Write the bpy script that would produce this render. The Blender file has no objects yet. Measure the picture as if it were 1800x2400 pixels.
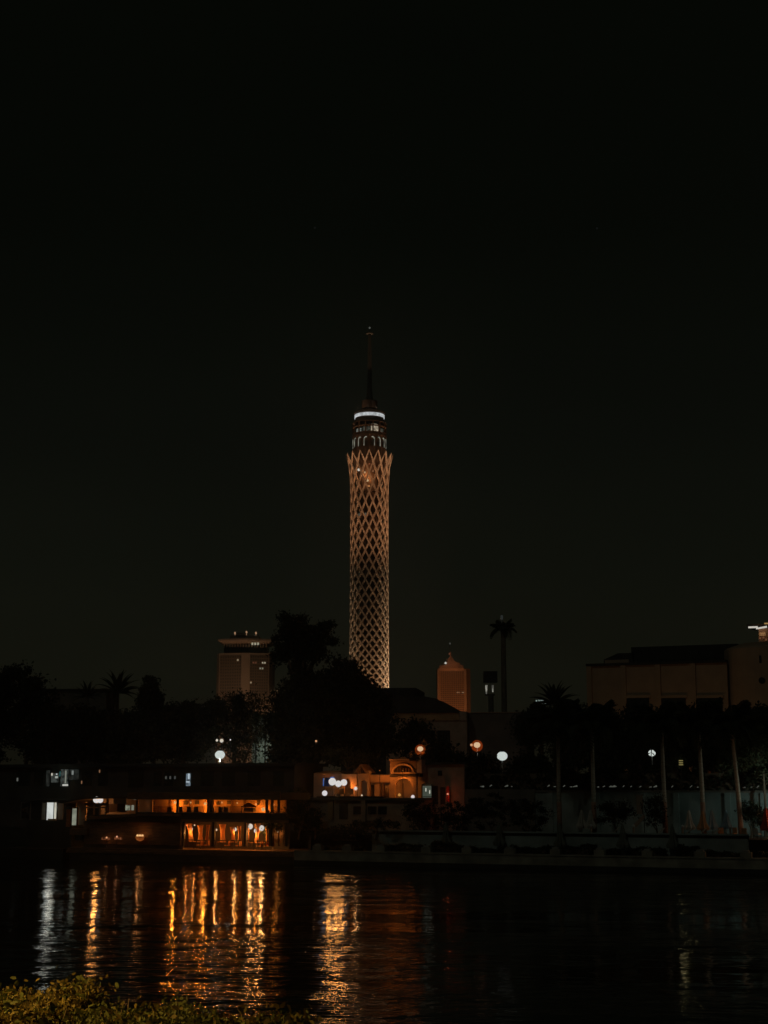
import bpy, bmesh, math, random
import numpy as np
from mathutils import Vector
random.seed(7)
RNG = np.random.default_rng(7)
sc = bpy.context.scene
COL = sc.collection
PI = math.pi
R = math.radians

# ------------------------------------------------------------------ camera
FPX = 3466.0            # focal length in photo pixels (1800 wide)
CAMH = 8.0
PITCH = math.atan((1840 - 1200) / FPX)
cam_d = bpy.data.cameras.new('camera')
cam = bpy.data.objects.new('camera', cam_d)
COL.objects.link(cam)
cam.location = (0, 0, CAMH)
cam.rotation_euler = (PI / 2 + PITCH, 0, 0)
cam_d.sensor_fit = 'HORIZONTAL'
cam_d.sensor_width = 36
cam_d.lens = FPX / 1800 * 36
cam_d.clip_start = 0.5
cam_d.clip_end = 12000
sc.camera = cam

# ------------------------------------------------------------------ world
w = bpy.data.worlds.new("World")
sc.world = w
w.use_nodes = True
nt = w.node_tree
nt.nodes.clear()
out = nt.nodes.new('ShaderNodeOutputWorld')
bg = nt.nodes.new('ShaderNodeBackground')
tc = nt.nodes.new('ShaderNodeTexCoord')
sp = nt.nodes.new('ShaderNodeSeparateXYZ')
nt.links.new(tc.outputs['Generated'], sp.inputs[0])
rp = nt.nodes.new('ShaderNodeValToRGB')
cr = rp.color_ramp
stops = [(0.0, (.0085, .0080, .0046)), (.07, (.0086, .0089, .0052)), (.14, (.0056, .0064, .0041)), (.23, (.0034, .0040, .0028)),
         (.36, (.0018, .0024, .0014)), (.6, (.0013, .0018, .001)), (1, (.0016, .0020, .0013))]
cr.elements[0].position = stops[0][0]; cr.elements[0].color = (*stops[0][1], 1)
cr.elements[1].position = 1; cr.elements[1].color = (*stops[-1][1], 1)
for p, c in stops[1:-1]:
    e = cr.elements.new(p); e.color = (*c, 1)
nt.links.new(sp.outputs['Z'], rp.inputs[0])
nz = nt.nodes.new('ShaderNodeTexNoise'); nz.inputs['Scale'].default_value = 2.2; nz.inputs['Detail'].default_value = 3
mp = nt.nodes.new('ShaderNodeMapping'); mp.inputs['Scale'].default_value = (1, 1, 2.5)
nt.links.new(tc.outputs['Generated'], mp.inputs[0]); nt.links.new(mp.outputs[0], nz.inputs[0])
mx = nt.nodes.new('ShaderNodeMapRange'); mx.inputs['From Min'].default_value = .3; mx.inputs['From Max'].default_value = .7
mx.inputs['To Min'].default_value = .76; mx.inputs['To Max'].default_value = 1.06
nt.links.new(nz.outputs['Fac'], mx.inputs[0])
nt.links.new(mx.outputs[0], bg.inputs['Strength'])
nt.links.new(rp.outputs[0], bg.inputs['Color'])
nt.links.new(bg.outputs[0], out.inputs['Surface'])

# faint fill added to lift the far bank, from behind camera, upper left
sun = bpy.data.lights.new('fill_sun', 'SUN'); sun.energy = 0.045; sun.angle = R(2.0); sun.color = (.93, 1, .86)
so = bpy.data.objects.new('fill_sun', sun); COL.objects.link(so)
so.rotation_euler = (R(52), 0, R(-28))

sc.view_settings.view_transform = 'Standard'
sc.view_settings.look = 'None'
sc.view_settings.exposure = 0
sc.view_settings.gamma = 1
sc.view_settings.use_curve_mapping = False
sc.render.engine = 'CYCLES'
sc.cycles.use_denoising = True
sc.cycles.max_bounces = 5
sc.cycles.diffuse_bounces = 2
sc.cycles.glossy_bounces = 3
sc.cycles.transparent_max_bounces = 12
sc.cycles.volume_bounces = 0
sc.cycles.caustics_reflective = False
sc.cycles.caustics_refractive = False
sc.cycles.sample_clamp_indirect = 4
sc.cycles.use_light_tree = True

# ------------------------------------------------------------------ frames: pixel of the photo -> place in the world
SP, CP = math.sin(PITCH), math.cos(PITCH)
def ray(px, py):
    a, b = px - 900, 1200 - py
    return Vector((a, FPX * CP - b * SP, FPX * SP + b * CP))
class Frame:
    def __init__(s, ox, oy, ang):
        s.o = (ox, oy); s.a = ang
        s.eu = (math.cos(ang), math.sin(ang)); s.ev = (-math.sin(ang), math.cos(ang))
    def hit(s, px, py, v):
        d = ray(px, py)
        c = -(s.o[0] * s.ev[0] + s.o[1] * s.ev[1])
        t = (v - c) / (d.x * s.ev[0] + d.y * s.ev[1])
        x, y = d.x * t - s.o[0], d.y * t - s.o[1]
        return (x * s.eu[0] + y * s.eu[1], v, CAMH + d.z * t)
    def world(s, u, v, z):
        return Vector((s.o[0] + u * s.eu[0] + v * s.ev[0], s.o[1] + u * s.eu[1] + v * s.ev[1], z))
    def U(s, px, v, py=1880): return s.hit(px, py, v)[0]
    def Z(s, px, py, v): return s.hit(px, py, v)[2]
W = Frame(0, 0, 0)
BK = Frame(0, 151.5, R(-21.4))          # the far bank: u along it, v inland

# ------------------------------------------------------------------ materials
MATS = {}
def mat(name, col, rough=.8, var=.25, scale=1.5, bump=.15, metal=0, spec=.3, stretch=None, trans=0):
    if name in MATS: return MATS[name]
    m = bpy.data.materials.new(name); MATS[name] = m
    m.use_nodes = True
    n = m.node_tree; b = n.nodes['Principled BSDF']
    b.inputs['Roughness'].default_value = rough
    b.inputs['Metallic'].default_value = metal
    b.inputs['Specular IOR Level'].default_value = spec
    t = n.nodes.new('ShaderNodeTexCoord')
    mpn = n.nodes.new('ShaderNodeMapping')
    if stretch: mpn.inputs['Scale'].default_value = stretch
    n.links.new(t.outputs['Object'], mpn.inputs[0])
    a = n.nodes.new('ShaderNodeTexNoise'); a.inputs['Scale'].default_value = scale; a.inputs['Detail'].default_value = 6
    n.links.new(mpn.outputs[0], a.inputs[0])
    r = n.nodes.new('ShaderNodeValToRGB')
    r.color_ramp.elements[0].position = .32; r.color_ramp.elements[1].position = .7
    r.color_ramp.elements[0].color = (*[c * (1 - var) for c in col], 1)
    r.color_ramp.elements[1].color = (*[min(1, c * (1 + var)) for c in col], 1)
    n.links.new(a.outputs['Fac'], r.inputs[0]); n.links.new(r.outputs[0], b.inputs['Base Color'])
    if bump:
        a2 = n.nodes.new('ShaderNodeTexNoise'); a2.inputs['Scale'].default_value = scale * 6; a2.inputs['Detail'].default_value = 4
        n.links.new(mpn.outputs[0], a2.inputs[0])
        bp = n.nodes.new('ShaderNodeBump'); bp.inputs['Strength'].default_value = bump; bp.inputs['Distance'].default_value = .05
        n.links.new(a2.outputs['Fac'], bp.inputs['Height']); n.links.new(bp.outputs[0], b.inputs['Normal'])
    return m
def glow(name, col, s=.62, through=.75):
    """lamp glass: gives off light of its own and lets the light of the bulb inside it out"""
    if name in MATS: return MATS[name]
    m = bpy.data.materials.new(name); MATS[name] = m
    m.use_nodes = True
    n = m.node_tree; n.nodes.clear()
    o = n.nodes.new('ShaderNodeOutputMaterial')
    e = n.nodes.new('ShaderNodeEmission'); e.inputs['Color'].default_value = (*col, 1); e.inputs['Strength'].default_value = s
    if through > 0:
        t = n.nodes.new('ShaderNodeBsdfTransparent'); t.inputs[0].default_value = (through, through, through, 1)
        ad = n.nodes.new('ShaderNodeAddShader'); n.links.new(e.outputs[0], ad.inputs[0]); n.links.new(t.outputs[0], ad.inputs[1])
        n.links.new(ad.outputs[0], o.inputs[0])
    else:
        n.links.new(e.outputs[0], o.inputs[0])
    return m
def lit_pane(name, col, s, detail=3.0, lo=.35):
    """a lit window: uneven interior light"""
    if name in MATS: return MATS[name]
    m = bpy.data.materials.new(name); MATS[name] = m
    m.use_nodes = True
    n = m.node_tree; n.nodes.clear()
    o = n.nodes.new('ShaderNodeOutputMaterial')
    e = n.nodes.new('ShaderNodeEmission'); e.inputs['Color'].default_value = (*col, 1)
    t = n.nodes.new('ShaderNodeTexCoord'); a = n.nodes.new('ShaderNodeTexNoise')
    a.inputs['Scale'].default_value = detail; a.inputs['Detail'].default_value = 2
    n.links.new(t.outputs['Object'], a.inputs[0])
    r = n.nodes.new('ShaderNodeMapRange'); r.inputs['From Min'].default_value = .35; r.inputs['From Max'].default_value = .62
    r.inputs['To Min'].default_value = s * lo; r.inputs['To Max'].default_value = s
    n.links.new(a.outputs['Fac'], r.inputs[0]); n.links.new(r.outputs[0], e.inputs['Strength'])
    n.links.new(e.outputs[0], o.inputs[0])
    return m

M = dict(
    stucco=mat('stucco', (.38, .27, .19), .85, .2, .8),
    stucco_warm=mat('stucco_warm', (.46, .27, .13), .85, .2, .8),
    dark_plaster=mat('dark_plaster', (.16, .14, .11), .9, .25, .5),
    concrete=mat('concrete', (.30, .28, .24), .9, .25, .5),
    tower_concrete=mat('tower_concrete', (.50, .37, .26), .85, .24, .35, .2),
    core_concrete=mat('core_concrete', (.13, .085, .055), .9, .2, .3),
    hotel_wall=mat('hotel_wall', (.32, .24, .17), .85, .12, .05, .05),
    hotel_panel=mat('hotel_panel', (.25, .185, .125), .9, .12, .05, .05),
    hotel_glass=mat('hotel_glass', (.035, .033, .028), .35, .3, .1, 0, spec=.5),
    pink_stone=mat('pink_stone', (.42, .29, .19), .85, .12, .3),
    roof_dark=mat('roof_dark', (.045, .042, .036), .8, .3, .5),
    wood=mat('wood', (.20, .105, .05), .6, .35, 1.2, .3, stretch=(1, 1, 6)),
    dark_wood=mat('dark_wood', (.055, .035, .022), .6, .3, 1.2, .3),
    hull=mat('hull', (.10, .06, .035), .55, .3, .6),
    curtain=mat('curtain', (.62, .30, .11), .9, .2, 3, .4, stretch=(3, 3, .3)),
    fabric=mat('fabric', (.46, .42, .35), .95, .18, 2, .3),
    fabric_dark=mat('fabric_dark', (.15, .16, .12), .95, .2, 2, .3),
    fabric_orange_lit=mat('fabric_orange_lit', (.5, .26, .12), .95, .18, 2, .3),  # orange lamplight put into the parasol's colour; also used for brown cushions
    fabric_blue=mat('fabric_blue', (.30, .38, .42), .95, .18, 2, .3),
    fabric_red=mat('fabric_red', (.45, .06, .03), .95, .18, 2, .3),
    metal=mat('metal', (.22, .22, .21), .45, .15, 3, .05, metal=.7),
    dark_metal=mat('dark_metal', (.05, .05, .048), .5, .2, 3, .05, metal=.4),
    pale_metal=mat('pale_metal', (.6, .6, .57), .5, .1, 3, .05),
    glass=mat('glass', (.02, .022, .02), .15, .2, 1, 0, spec=.6),
    bark=mat('bark', (.16, .12, .08), .95, .35, 2, .6, stretch=(1, 1, .25)),
    palm_bark=mat('palm_bark', (.42, .36, .27), .9, .25, 1.4, .5, stretch=(.5, .5, 5)),
    palm_base=mat('palm_base', (.40, .22, .14), .9, .25, 1.4, .5, stretch=(.5, .5, 5)),
    stone=mat('stone', (.30, .27, .20), .9, .35, .7, .5),
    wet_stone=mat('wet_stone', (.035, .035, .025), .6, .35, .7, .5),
    wall_grey=mat('wall_grey', (.28, .32, .285), .9, .3, .35, .3),
    earth=mat('earth', (.06, .05, .035), .95, .35, .3, .4),
    pavilion_paint=mat('pavilion_paint', (.075, .068, .055), .9, .35, .5),
    mast_paint=mat('mast_paint', (.055, .06, .055), .8, .2, 1),
    terrace=mat('terrace_floor', (.20, .17, .14), .85, .3, .8, .2),
)
def foliage(name, col, var=.5, scale=.9, sss=.15):
    m = mat(name, col, .65, var, scale, 0, spec=.25)
    b = m.node_tree.nodes['Principled BSDF']
    n = m.node_tree
    tr = n.nodes.new('ShaderNodeBsdfTranslucent'); mi = n.nodes.new('ShaderNodeMixShader'); mi.inputs[0].default_value = .25
    r = [x for x in n.nodes if x.type == 'VALTORGB'][0]
    n.links.new(r.outputs[0], tr.inputs[0])
    n.links.new(b.outputs[0], mi.inputs[1]); n.links.new(tr.outputs[0], mi.inputs[2])
    n.links.new(mi.outputs[0], n.nodes['Material Output'].inputs[0])
    return m
M['leaf'] = foliage('leaf', (.05, .06, .022))
M['leaf_dark'] = foliage('leaf_dark', (.035, .042, .018))
M['leaf_pale'] = foliage('leaf_pale', (.10, .11, .055))
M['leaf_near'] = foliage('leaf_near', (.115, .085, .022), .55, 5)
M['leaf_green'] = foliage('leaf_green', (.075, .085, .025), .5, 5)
def drape(name, col):
    m = foliage(name, col, .2, 3)
    [x for x in m.node_tree.nodes if x.type == 'MIX_SHADER'][0].inputs[0].default_value = .55
    return m
M['curtain'] = drape('drape', (.62, .30, .11))
M['frond'] = foliage('frond', (.05, .06, .026))

# ------------------------------------------------------------------ object helpers
def tag(o, label=None, cat=None, group=None, kind=None):
    if label: o['label'] = label
    if cat: o['category'] = cat
    if group: o['group'] = group
    if kind: o['kind'] = kind
    return o
BASE = {}
def thing(name, label, cat, fr, base, group=None, rot=0):
    """an Empty at the thing's base; parts are given in the frame's own coordinates"""
    o = bpy.data.objects.new(name, None); COL.objects.link(o)
    o.location = fr.world(*base); o.rotation_euler = (0, 0, fr.a + rot)
    o.empty_display_size = .3
    BASE[o.name] = base
    return tag(o, label, cat, group)
class MB:
    def __init__(s, root=None, base=None):
        s.v = []; s.f = []
        s.b = base if base is not None else (BASE[root.name] if root is not None else (0, 0, 0))
        s.root = root
    def add(s, vs, fs):
        k = len(s.v); b = s.b
        s.v += [(x - b[0], y - b[1], z - b[2]) for x, y, z in vs]
        s.f += [[i + k for i in f] for f in fs]
        return s
    def box(s, u0, u1, v0, v1, z0, z1):
        vs = [(u, v, z) for z in (z0, z1) for v in (v0, v1) for u in (u0, u1)]
        return s.add(vs, [(0, 2, 3, 1), (4, 5, 7, 6), (0, 1, 5, 4), (2, 6, 7, 3), (0, 4, 6, 2), (1, 3, 7, 5)])
    def prism(s, pts, v0, v1):
        """outline in (u,z), extruded along v"""
        n = len(pts)
        vs = [(p[0], v0, p[1]) for p in pts] + [(p[0], v1, p[1]) for p in pts]
        fs = [list(range(n)), list(range(2 * n - 1, n - 1, -1))]
        fs += [(i, i + n, (i + 1) % n + n, (i + 1) % n) for i in range(n)]
        return s.add(vs, fs)
    def slab(s, pts, z0, z1):
        n = len(pts)
        vs = [(p[0], p[1], z0) for p in pts] + [(p[0], p[1], z1) for p in pts]
        fs = [list(range(n))[::-1], list(range(n, 2 * n))]
        fs += [(i, (i + 1) % n, (i + 1) % n + n, i + n) for i in range(n)]
        return s.add(vs, fs)
    def tube(s, pts, rad, n=8, cap=True):
        pts = [Vector(p) for p in pts]
        if not hasattr(rad, '__len__'): rad = [rad] * len(pts)
        vs = []; fs = []
        for i, p in enumerate(pts):
            d = (pts[min(i + 1, len(pts) - 1)] - pts[max(i - 1, 0)]).normalized()
            a = d.cross(Vector((0, 0, 1))) if abs(d.z) < .9 else d.cross(Vector((0, 1, 0)))
            a.normalize(); c = d.cross(a)
            for k in range(n):
                t = 2 * PI * k / n
                q = p + (a * math.cos(t) + c * math.sin(t)) * rad[i]
                vs.append(tuple(q))
        for i in range(len(pts) - 1):
            for k in range(n):
                fs.append((i * n + k, i * n + (k + 1) % n, (i + 1) * n + (k + 1) % n, (i + 1) * n + k))
        if cap:
            fs.append(list(range(n))[::-1]); fs.append([(len(pts) - 1) * n + k for k in range(n)])
        return s.add(vs, fs)
    def lathe(s, cu, cv, prof, n=24, cap=True):
        """profile list of (r, z)"""
        vs = []; fs = []
        for r, z in prof:
            for k in range(n):
                t = 2 * PI * k / n
                vs.append((cu + r * math.cos(t), cv + r * math.sin(t), z))
        for i in range(len(prof) - 1):
            for k in range(n):
                fs.append((i * n + k, i * n + (k + 1) % n, (i + 1) * n + (k + 1) % n, (i + 1) * n + k))
        if cap:
            fs.append(list(range(n))[::-1]); fs.append([(len(prof) - 1) * n + k for k in range(n)])
        return s.add(vs, fs)
    def ball(s, c, r, n=12, m=8, sq=1):
        prof = [(max(.02 * r, r * math.sin(PI * i / m)), c[2] - r * sq * math.cos(PI * i / m)) for i in range(m + 1)]
        return s.lathe(c[0], c[1], prof, n)
    def build(s, name, m, parent=None, smooth=False, fr=None):
        me = bpy.data.meshes.new(name)
        me.from_pydata(s.v, [], s.f); me.update()
        me.materials.append(m)
        if smooth: me.polygons.foreach_set('use_smooth', [True] * len(me.polygons))
        o = bpy.data.objects.new(name, me); COL.objects.link(o)
        p = parent if parent is not None else s.root
        if p is not None: o.parent = p
        elif fr is not None:
            o.location = fr.world(*s.b); o.rotation_euler = (0, 0, fr.a)
        return o
def copy_tree(o, parent=None):
    c = o.copy(); COL.objects.link(c); c.parent = parent
    for ch in o.children: copy_tree(ch, c)
    return c
def bulb(root, loc, power, col, rad=.15, name='bulb_light'):
    """the light of a lamp; loc in the root's frame coordinates"""
    l = bpy.data.lights.new(name, 'POINT'); l.energy = power; l.color = col; l.shadow_soft_size = rad
    o = bpy.data.objects.new(name, l); COL.objects.link(o); o.parent = root
    b = BASE[root.name]
    o.location = (loc[0] - b[0], loc[1] - b[1], loc[2] - b[2])
    return o
def spot(root, loc, aim, power, col, size, blend=.6, rad=.3):
    l = bpy.data.lights.new('spot_light', 'SPOT'); l.energy = power; l.color = col; l.shadow_soft_size = rad
    l.spot_size = size; l.spot_blend = blend
    o = bpy.data.objects.new('spot_light', l); COL.objects.link(o); o.parent = root
    b = BASE[root.name]
    o.location = (loc[0] - b[0], loc[1] - b[1], loc[2] - b[2])
    o.rotation_euler = (Vector(aim) - Vector(loc)).to_track_quat('-Z', 'Y').to_euler()
    return o

# ------------------------------------------------------------------ the setting: ground, water
def sheet(name, m, corners, z, fr=BK):
    b = MB(); b.add([(*fr.world(c[0], c[1], z),) for c in corners], [range(len(corners))])
    o = b.build(name, m); return tag(o, kind='structure')
ground = sheet('ground', M['earth'], [(-1000, 9.2), (-9.9, 9.2), (-9.9, 4.6), (900, 4.6), (1400, 1150), (-550, 1150)], 2.9)
lower = MB(); lower.box(-9.9, 160, .9, 4.2, -1.5, 1.25)
tag(lower.build('lower_quay_ground', M['terrace'], fr=BK), kind='structure')
nb = MB(); nb.add([(-400, -60, 6.2), (400, -60, 6.2), (400, 12, 6.0), (-400, 12, 6.0), (400, 22, 4.2), (-400, 22, 4.2), (400, 36, -1.2), (-400, 36, -1.2)],
                  [(0, 1, 2, 3), (3, 2, 4, 5), (5, 4, 6, 7)])
tag(nb.build('near_bank_ground', M['earth']), kind='structure')

def water_mat():
    m = bpy.data.materials.new('river_water'); m.use_nodes = True
    n = m.node_tree; b = n.nodes['Principled BSDF']
    b.inputs['Base Color'].default_value = (.006, .008, .006, 1)
    b.inputs['Roughness'].default_value = .06
    b.inputs['IOR'].default_value = 1.33
    t = n.nodes.new('ShaderNodeTexCoord')
    def noise(scale, st, det=2, rough=.5):
        p = n.nodes.new('ShaderNodeMapping'); p.inputs['Scale'].default_value = st; p.inputs['Rotation'].default_value = (0, 0, .25)
        a = n.nodes.new('ShaderNodeTexNoise'); a.inputs['Scale'].default_value = scale; a.inputs['Detail'].default_value = det
        a.inputs['Roughness'].default_value = rough
        n.links.new(t.outputs['Object'], p.inputs[0]); n.links.new(p.outputs[0], a.inputs[0]); return a
    a = noise(.42, (.7, 1, 1), 2); c = noise(1.7, (.6, 1, 1), 3); big = noise(.05, (.22, 1, 1), 2)
    def math_(op, x, y):
        k = n.nodes.new('ShaderNodeMath'); k.operation = op
        for i, q in enumerate((x, y)):
            if isinstance(q, (int, float)): k.inputs[i].default_value = q
            else: n.links.new(q, k.inputs[i])
        return k.outputs[0]
    mr = n.nodes.new('ShaderNodeMapRange'); mr.inputs['From Min'].default_value = .38; mr.inputs['From Max'].default_value = .58
    mr.inputs['To Min'].default_value = .18; mr.inputs['To Max'].default_value = 1.25
    n.links.new(big.outputs['Fac'], mr.inputs[0])
    h = math_('ADD', math_('MULTIPLY', a.outputs['Fac'], .62), math_('MULTIPLY', c.outputs['Fac'], .20))
    h = math_('MULTIPLY', h, mr.outputs[0])
    bp = n.nodes.new('ShaderNodeBump'); bp.inputs['Strength'].default_value = 1; bp.inputs['Distance'].default_value = .30
    n.links.new(h, bp.inputs['Height']); n.links.new(bp.outputs[0], b.inputs['Normal'])
    return m
wm = water_mat()
wb = MB(); wb.add([(-1400, -60, 0), (1400, -60, 0), (1400, 560, 0), (-1400, 560, 0)], [(0, 1, 2, 3)])
tag(wb.build('river_water', wm), kind='structure')

# ------------------------------------------------------------------ vegetation builders
LEAF4 = np.array([(-.5, 0, 0), (0, -.28, .08), (.5, 0, 0), (0, .28, .08)])
def leaf_mesh(name, pts, size, m, shape=LEAF4, seed=0, up=0.0):
    rng = np.random.default_rng(seed)
    n = len(pts)
    a = rng.uniform(0, 2 * PI, n); b = np.arccos(rng.uniform(-1, 1, n)) * (1 - up); c = rng.uniform(0, 2 * PI, n)
    ca, sa, cb, sb, cc, sc_ = np.cos(a), np.sin(a), np.cos(b), np.sin(b), np.cos(c), np.sin(c)
    Rm = np.empty((n, 3, 3))
    Rm[:, 0, 0] = ca * cc - sa * cb * sc_; Rm[:, 0, 1] = -ca * sc_ - sa * cb * cc; Rm[:, 0, 2] = sa * sb
    Rm[:, 1, 0] = sa * cc + ca * cb * sc_; Rm[:, 1, 1] = -sa * sc_ + ca * cb * cc; Rm[:, 1, 2] = -ca * sb
    Rm[:, 2, 0] = sb * sc_; Rm[:, 2, 1] = sb * cc; Rm[:, 2, 2] = cb
    s = size * rng.uniform(.6, 1.35, n)
    V = np.einsum('nij,kj->nki', Rm, shape) * s[:, None, None] + pts[:, None, :]
    k = len(shape)
    me = bpy.data.meshes.new(name)
    me.vertices.add(n * k); me.vertices.foreach_set('co', V.reshape(-1).astype(np.float32))
    me.loops.add(n * k); me.loops.foreach_set('vertex_index', np.arange(n * k, dtype=np.int32))
    me.polygons.add(n); me.polygons.foreach_set('loop_start', np.arange(0, n * k, k, dtype=np.int32))
    me.update(calc_edges=True); me.validate()
    me.materials.append(m)
    return me
def cloud(blobs, n, clumps, spread, seed):
    """points in clumps spread through a union of ellipsoids (x,y,z,rx,ry,rz)"""
    rng = np.random.default_rng(seed)
    vol = np.array([b[3] * b[4] * b[5] for b in blobs]) ** .7; vol /= vol.sum()
    idx = rng.choice(len(blobs), clumps, p=vol)
    d = rng.normal(size=(clumps, 3)); d /= np.linalg.norm(d, axis=1)[:, None]
    rr = rng.uniform(.25, 1.0, clumps) ** .5
    B = np.array(blobs)[idx]
    cen = B[:, :3] + d * rr[:, None] * B[:, 3:6]
    which = rng.integers(0, clumps, n)
    e = rng.normal(size=(n, 3)) * spread * rng.uniform(.5, 1.3, clumps)[which][:, None]
    e[:, 2] *= .7
    return cen[which] + e
def tree(name, label, D, blobs_px, trunk_px, cat='tree', group=None, leafm='leaf_dark', n=7000, size=.42, clumps=150, spread=.7,
         zb=2.9, seed=1, trunk_r=.35, limbs=5, trunk_m='bark', depth=1.0, dense=True):
    bx = W.U(trunk_px, D)
    root = thing(name, label, cat, W, (bx, D, zb), group)
    bl = []
    for k, (px, py, rx, ry) in enumerate(blobs_px):
        dd = D + ((k * 37) % 7 - 3) * .35
        c = W.hit(px, py, dd); s = dd / FPX
        bl.append((c[0], dd, c[2], rx * s, rx * s * depth, ry * s))
    if dense and cat != 'shrub' and leafm == 'leaf_dark': n = int(n * 1.7); size *= 1.2; clumps = int(clumps * 1.5)
    pts = cloud(bl, n, clumps, spread, seed)
    pts = pts - np.array((bx, D, zb))
    me = leaf_mesh('crown', pts, size, M[leafm], seed=seed)
    o = bpy.data.objects.new('crown', me); COL.objects.link(o); o.parent = root
    low = min(b[2] for b in bl)
    rng = random.Random(seed)
    t = MB(root)
    fork = max(zb + 1.2, low - 1.0)
    t.tube([(bx, D, zb - .2), (bx + .15, D, (zb + fork) / 2), (bx + .1, D, fork)], [trunk_r * 1.3, trunk_r, trunk_r * .85], 8)
    t.build('trunk', M[trunk_m])
    for k in range(min(limbs, len(bl) + 3)):
        b = bl[k % len(bl)]
        mid = ((bx + b[0]) / 2 + rng.uniform(-.6, .6), D + rng.uniform(-.8, .8), (fork + b[2]) / 2)
        l = MB(root); l.tube([(bx + .1, D, fork - .3), mid, (b[0] + rng.uniform(-.4, .4) * b[3], b[1], b[2] + rng.uniform(0, .5) * b[5])],
                             [trunk_r * .6, trunk_r * .38, trunk_r * .12], 6)
        l.build('limb', M[trunk_m])
    return root

def frond_mesh(L, droop, fan=False, seed=0, m='frond'):
    rng = random.Random(seed)
    b = MB()
    if fan:     # fan leaf on a stalk
        st = L * .45
        b.tube([(0, 0, 0), (st * .6, 0, st * .12), (st, 0, st * .1)], [.04, .03, .03], 5)
        n = 13
        for k in range(n):
            a = (k / (n - 1) - .5) * 2.5
            l = (L - st) * (1 - .25 * abs(a) / 1.25)
            dx, dy = math.cos(a), math.sin(a)
            p0 = (st, 0, st * .1); wd = .20 * L / 2
            t = (st + dx * l, dy * l, st * .1 - l * (.10 + .12 * abs(a)) + rng.uniform(-.05, .05))
            mi = (st + dx * l * .55, dy * l * .55, st * .1 - l * .03)
            b.add([p0, (mi[0] - dy * wd, mi[1] + dx * wd, mi[2]), t, (mi[0] + dy * wd, mi[1] - dx * wd, mi[2])], [(0, 1, 2, 3)])
    else:       # feather frond
        N = 11
        P = []
        for i in range(N):
            t = i / (N - 1)
            P.append((L * (t - .18 * droop * t * t), 0, L * (.35 * t - droop * .75 * t ** 2.2)))
        b.tube(P, [.05 * (1 - .8 * i / (N - 1)) for i in range(N)], 4)
        for i in range(1, N - 1):
            for j in (0, .5):
                x = P[i][0] + (P[i + 1][0] - P[i][0]) * j; z = P[i][2] + (P[i + 1][2] - P[i][2]) * j
                t = (i + j) / (N - 1)
                ll = L * .26 * math.sin(PI * min(1, t * .85 + .12)) + .1
                for s in (-1, 1):
                    dz = -ll * (.45 + .25 * rng.random())
                    b.add([(x, 0, z), (x + ll * .34, s * ll * .5, z + dz * .2), (x + ll * .5, s * ll * .85, z + dz), (x - ll * .06, s * ll * .45, z + dz * .4)], [(0, 1, 2, 3)])
    me = bpy.data.meshes.new('frond'); me.from_pydata(b.v, [], b.f); me.update(); me.materials.append(M[m])
    return me
def blade_mesh(L, seed):
    rng = random.Random(seed); b = MB(); N = 7; vs = []; fs = []
    for i in range(N):
        t = i / (N - 1); w_ = L * .085 * math.sin(PI * min(1, t ** .8 * .93 + .07)) * (1 + rng.uniform(-.12, .12))
        x = L * (t - .1 * t * t); z = L * (.12 * t - .34 * t ** 2.4)
        vs += [(x, -w_, z - w_ * .5), (x, 0, z + .01), (x, w_, z - w_ * .5)]
    for i in range(N - 1):
        for j in (0, 1): fs.append((i * 3 + j, i * 3 + j + 1, i * 3 + j + 4, i * 3 + j + 3))
    b.add(vs, fs)
    me = bpy.data.meshes.new('frond'); me.from_pydata(b.v, [], b.f); me.update(); me.materials.append(M['frond'])
    return me
BL = [blade_mesh(1, i) for i in range(4)]
FR = [frond_mesh(1, d, False, i) for i, d in enumerate((.35, .7, 1.1, 1.5))]
FF = [frond_mesh(1, .5, True, i) for i in range(3)]
def palm(label, fr, px, v, z0, ztop, L, n=18, fan=False, group=None, r=.22, lean=0, base_to=None, seed=0, name='palm_tree', cat='palm tree', trunkm='palm_bark', pyref=1880, skirt=0, bulge=0):
    rng = random.Random(seed)
    u = fr.U(px, v, pyref)
    root = thing(name, label, cat, fr, (u, v, z0 - .1), group)
    t = MB(root); zs = [z0 - .1 + (ztop - z0 + .1) * i / 6 for i in range(7)]
    t.tube([(u + lean * max(0, (z - z0) / (ztop - z0)) ** 1.5, v, z) for z in zs], [r * 1.25, r * (1.02 + bulge * .5), r * (1 + bulge), r * (.96 + bulge), r * .92, r * .86, r * .8], 10)
    t.build('trunk', M[trunkm], smooth=True)
    if base_to:
        b = MB(root); k = (base_to - z0) / (ztop - z0)
        b.tube([(u, v, z0 - .09), (u + lean * (k * .5) ** 1.5, v, z0 + (base_to - z0) * .5), (u + lean * k ** 1.5, v, base_to)], [r * 1.29, r * 1.16, r * (1.08 + bulge * .7)], 10)
        b.build('trunk_base', M['palm_base'], smooth=True)
    for k in range(n):
        a = 2 * PI * (k * .618)
        lev = k / n
        if fan:
            o = bpy.data.objects.new('frond', BL[k % 4]); el = 1.95 - 2.1 * lev
        else:
            o = bpy.data.objects.new('frond', FR[min(3, int(lev * 4))]); el = 1.1 - 1.15 * lev
        COL.objects.link(o); o.parent = root
        o.location = (lean, 0, ztop - z0)
        o.rotation_euler = (rng.uniform(-.3, .3), -el * .75, a + rng.uniform(-.2, .2))
        s = L * rng.uniform(.85, 1.1); o.scale = (s, s, s)
    return root

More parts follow.
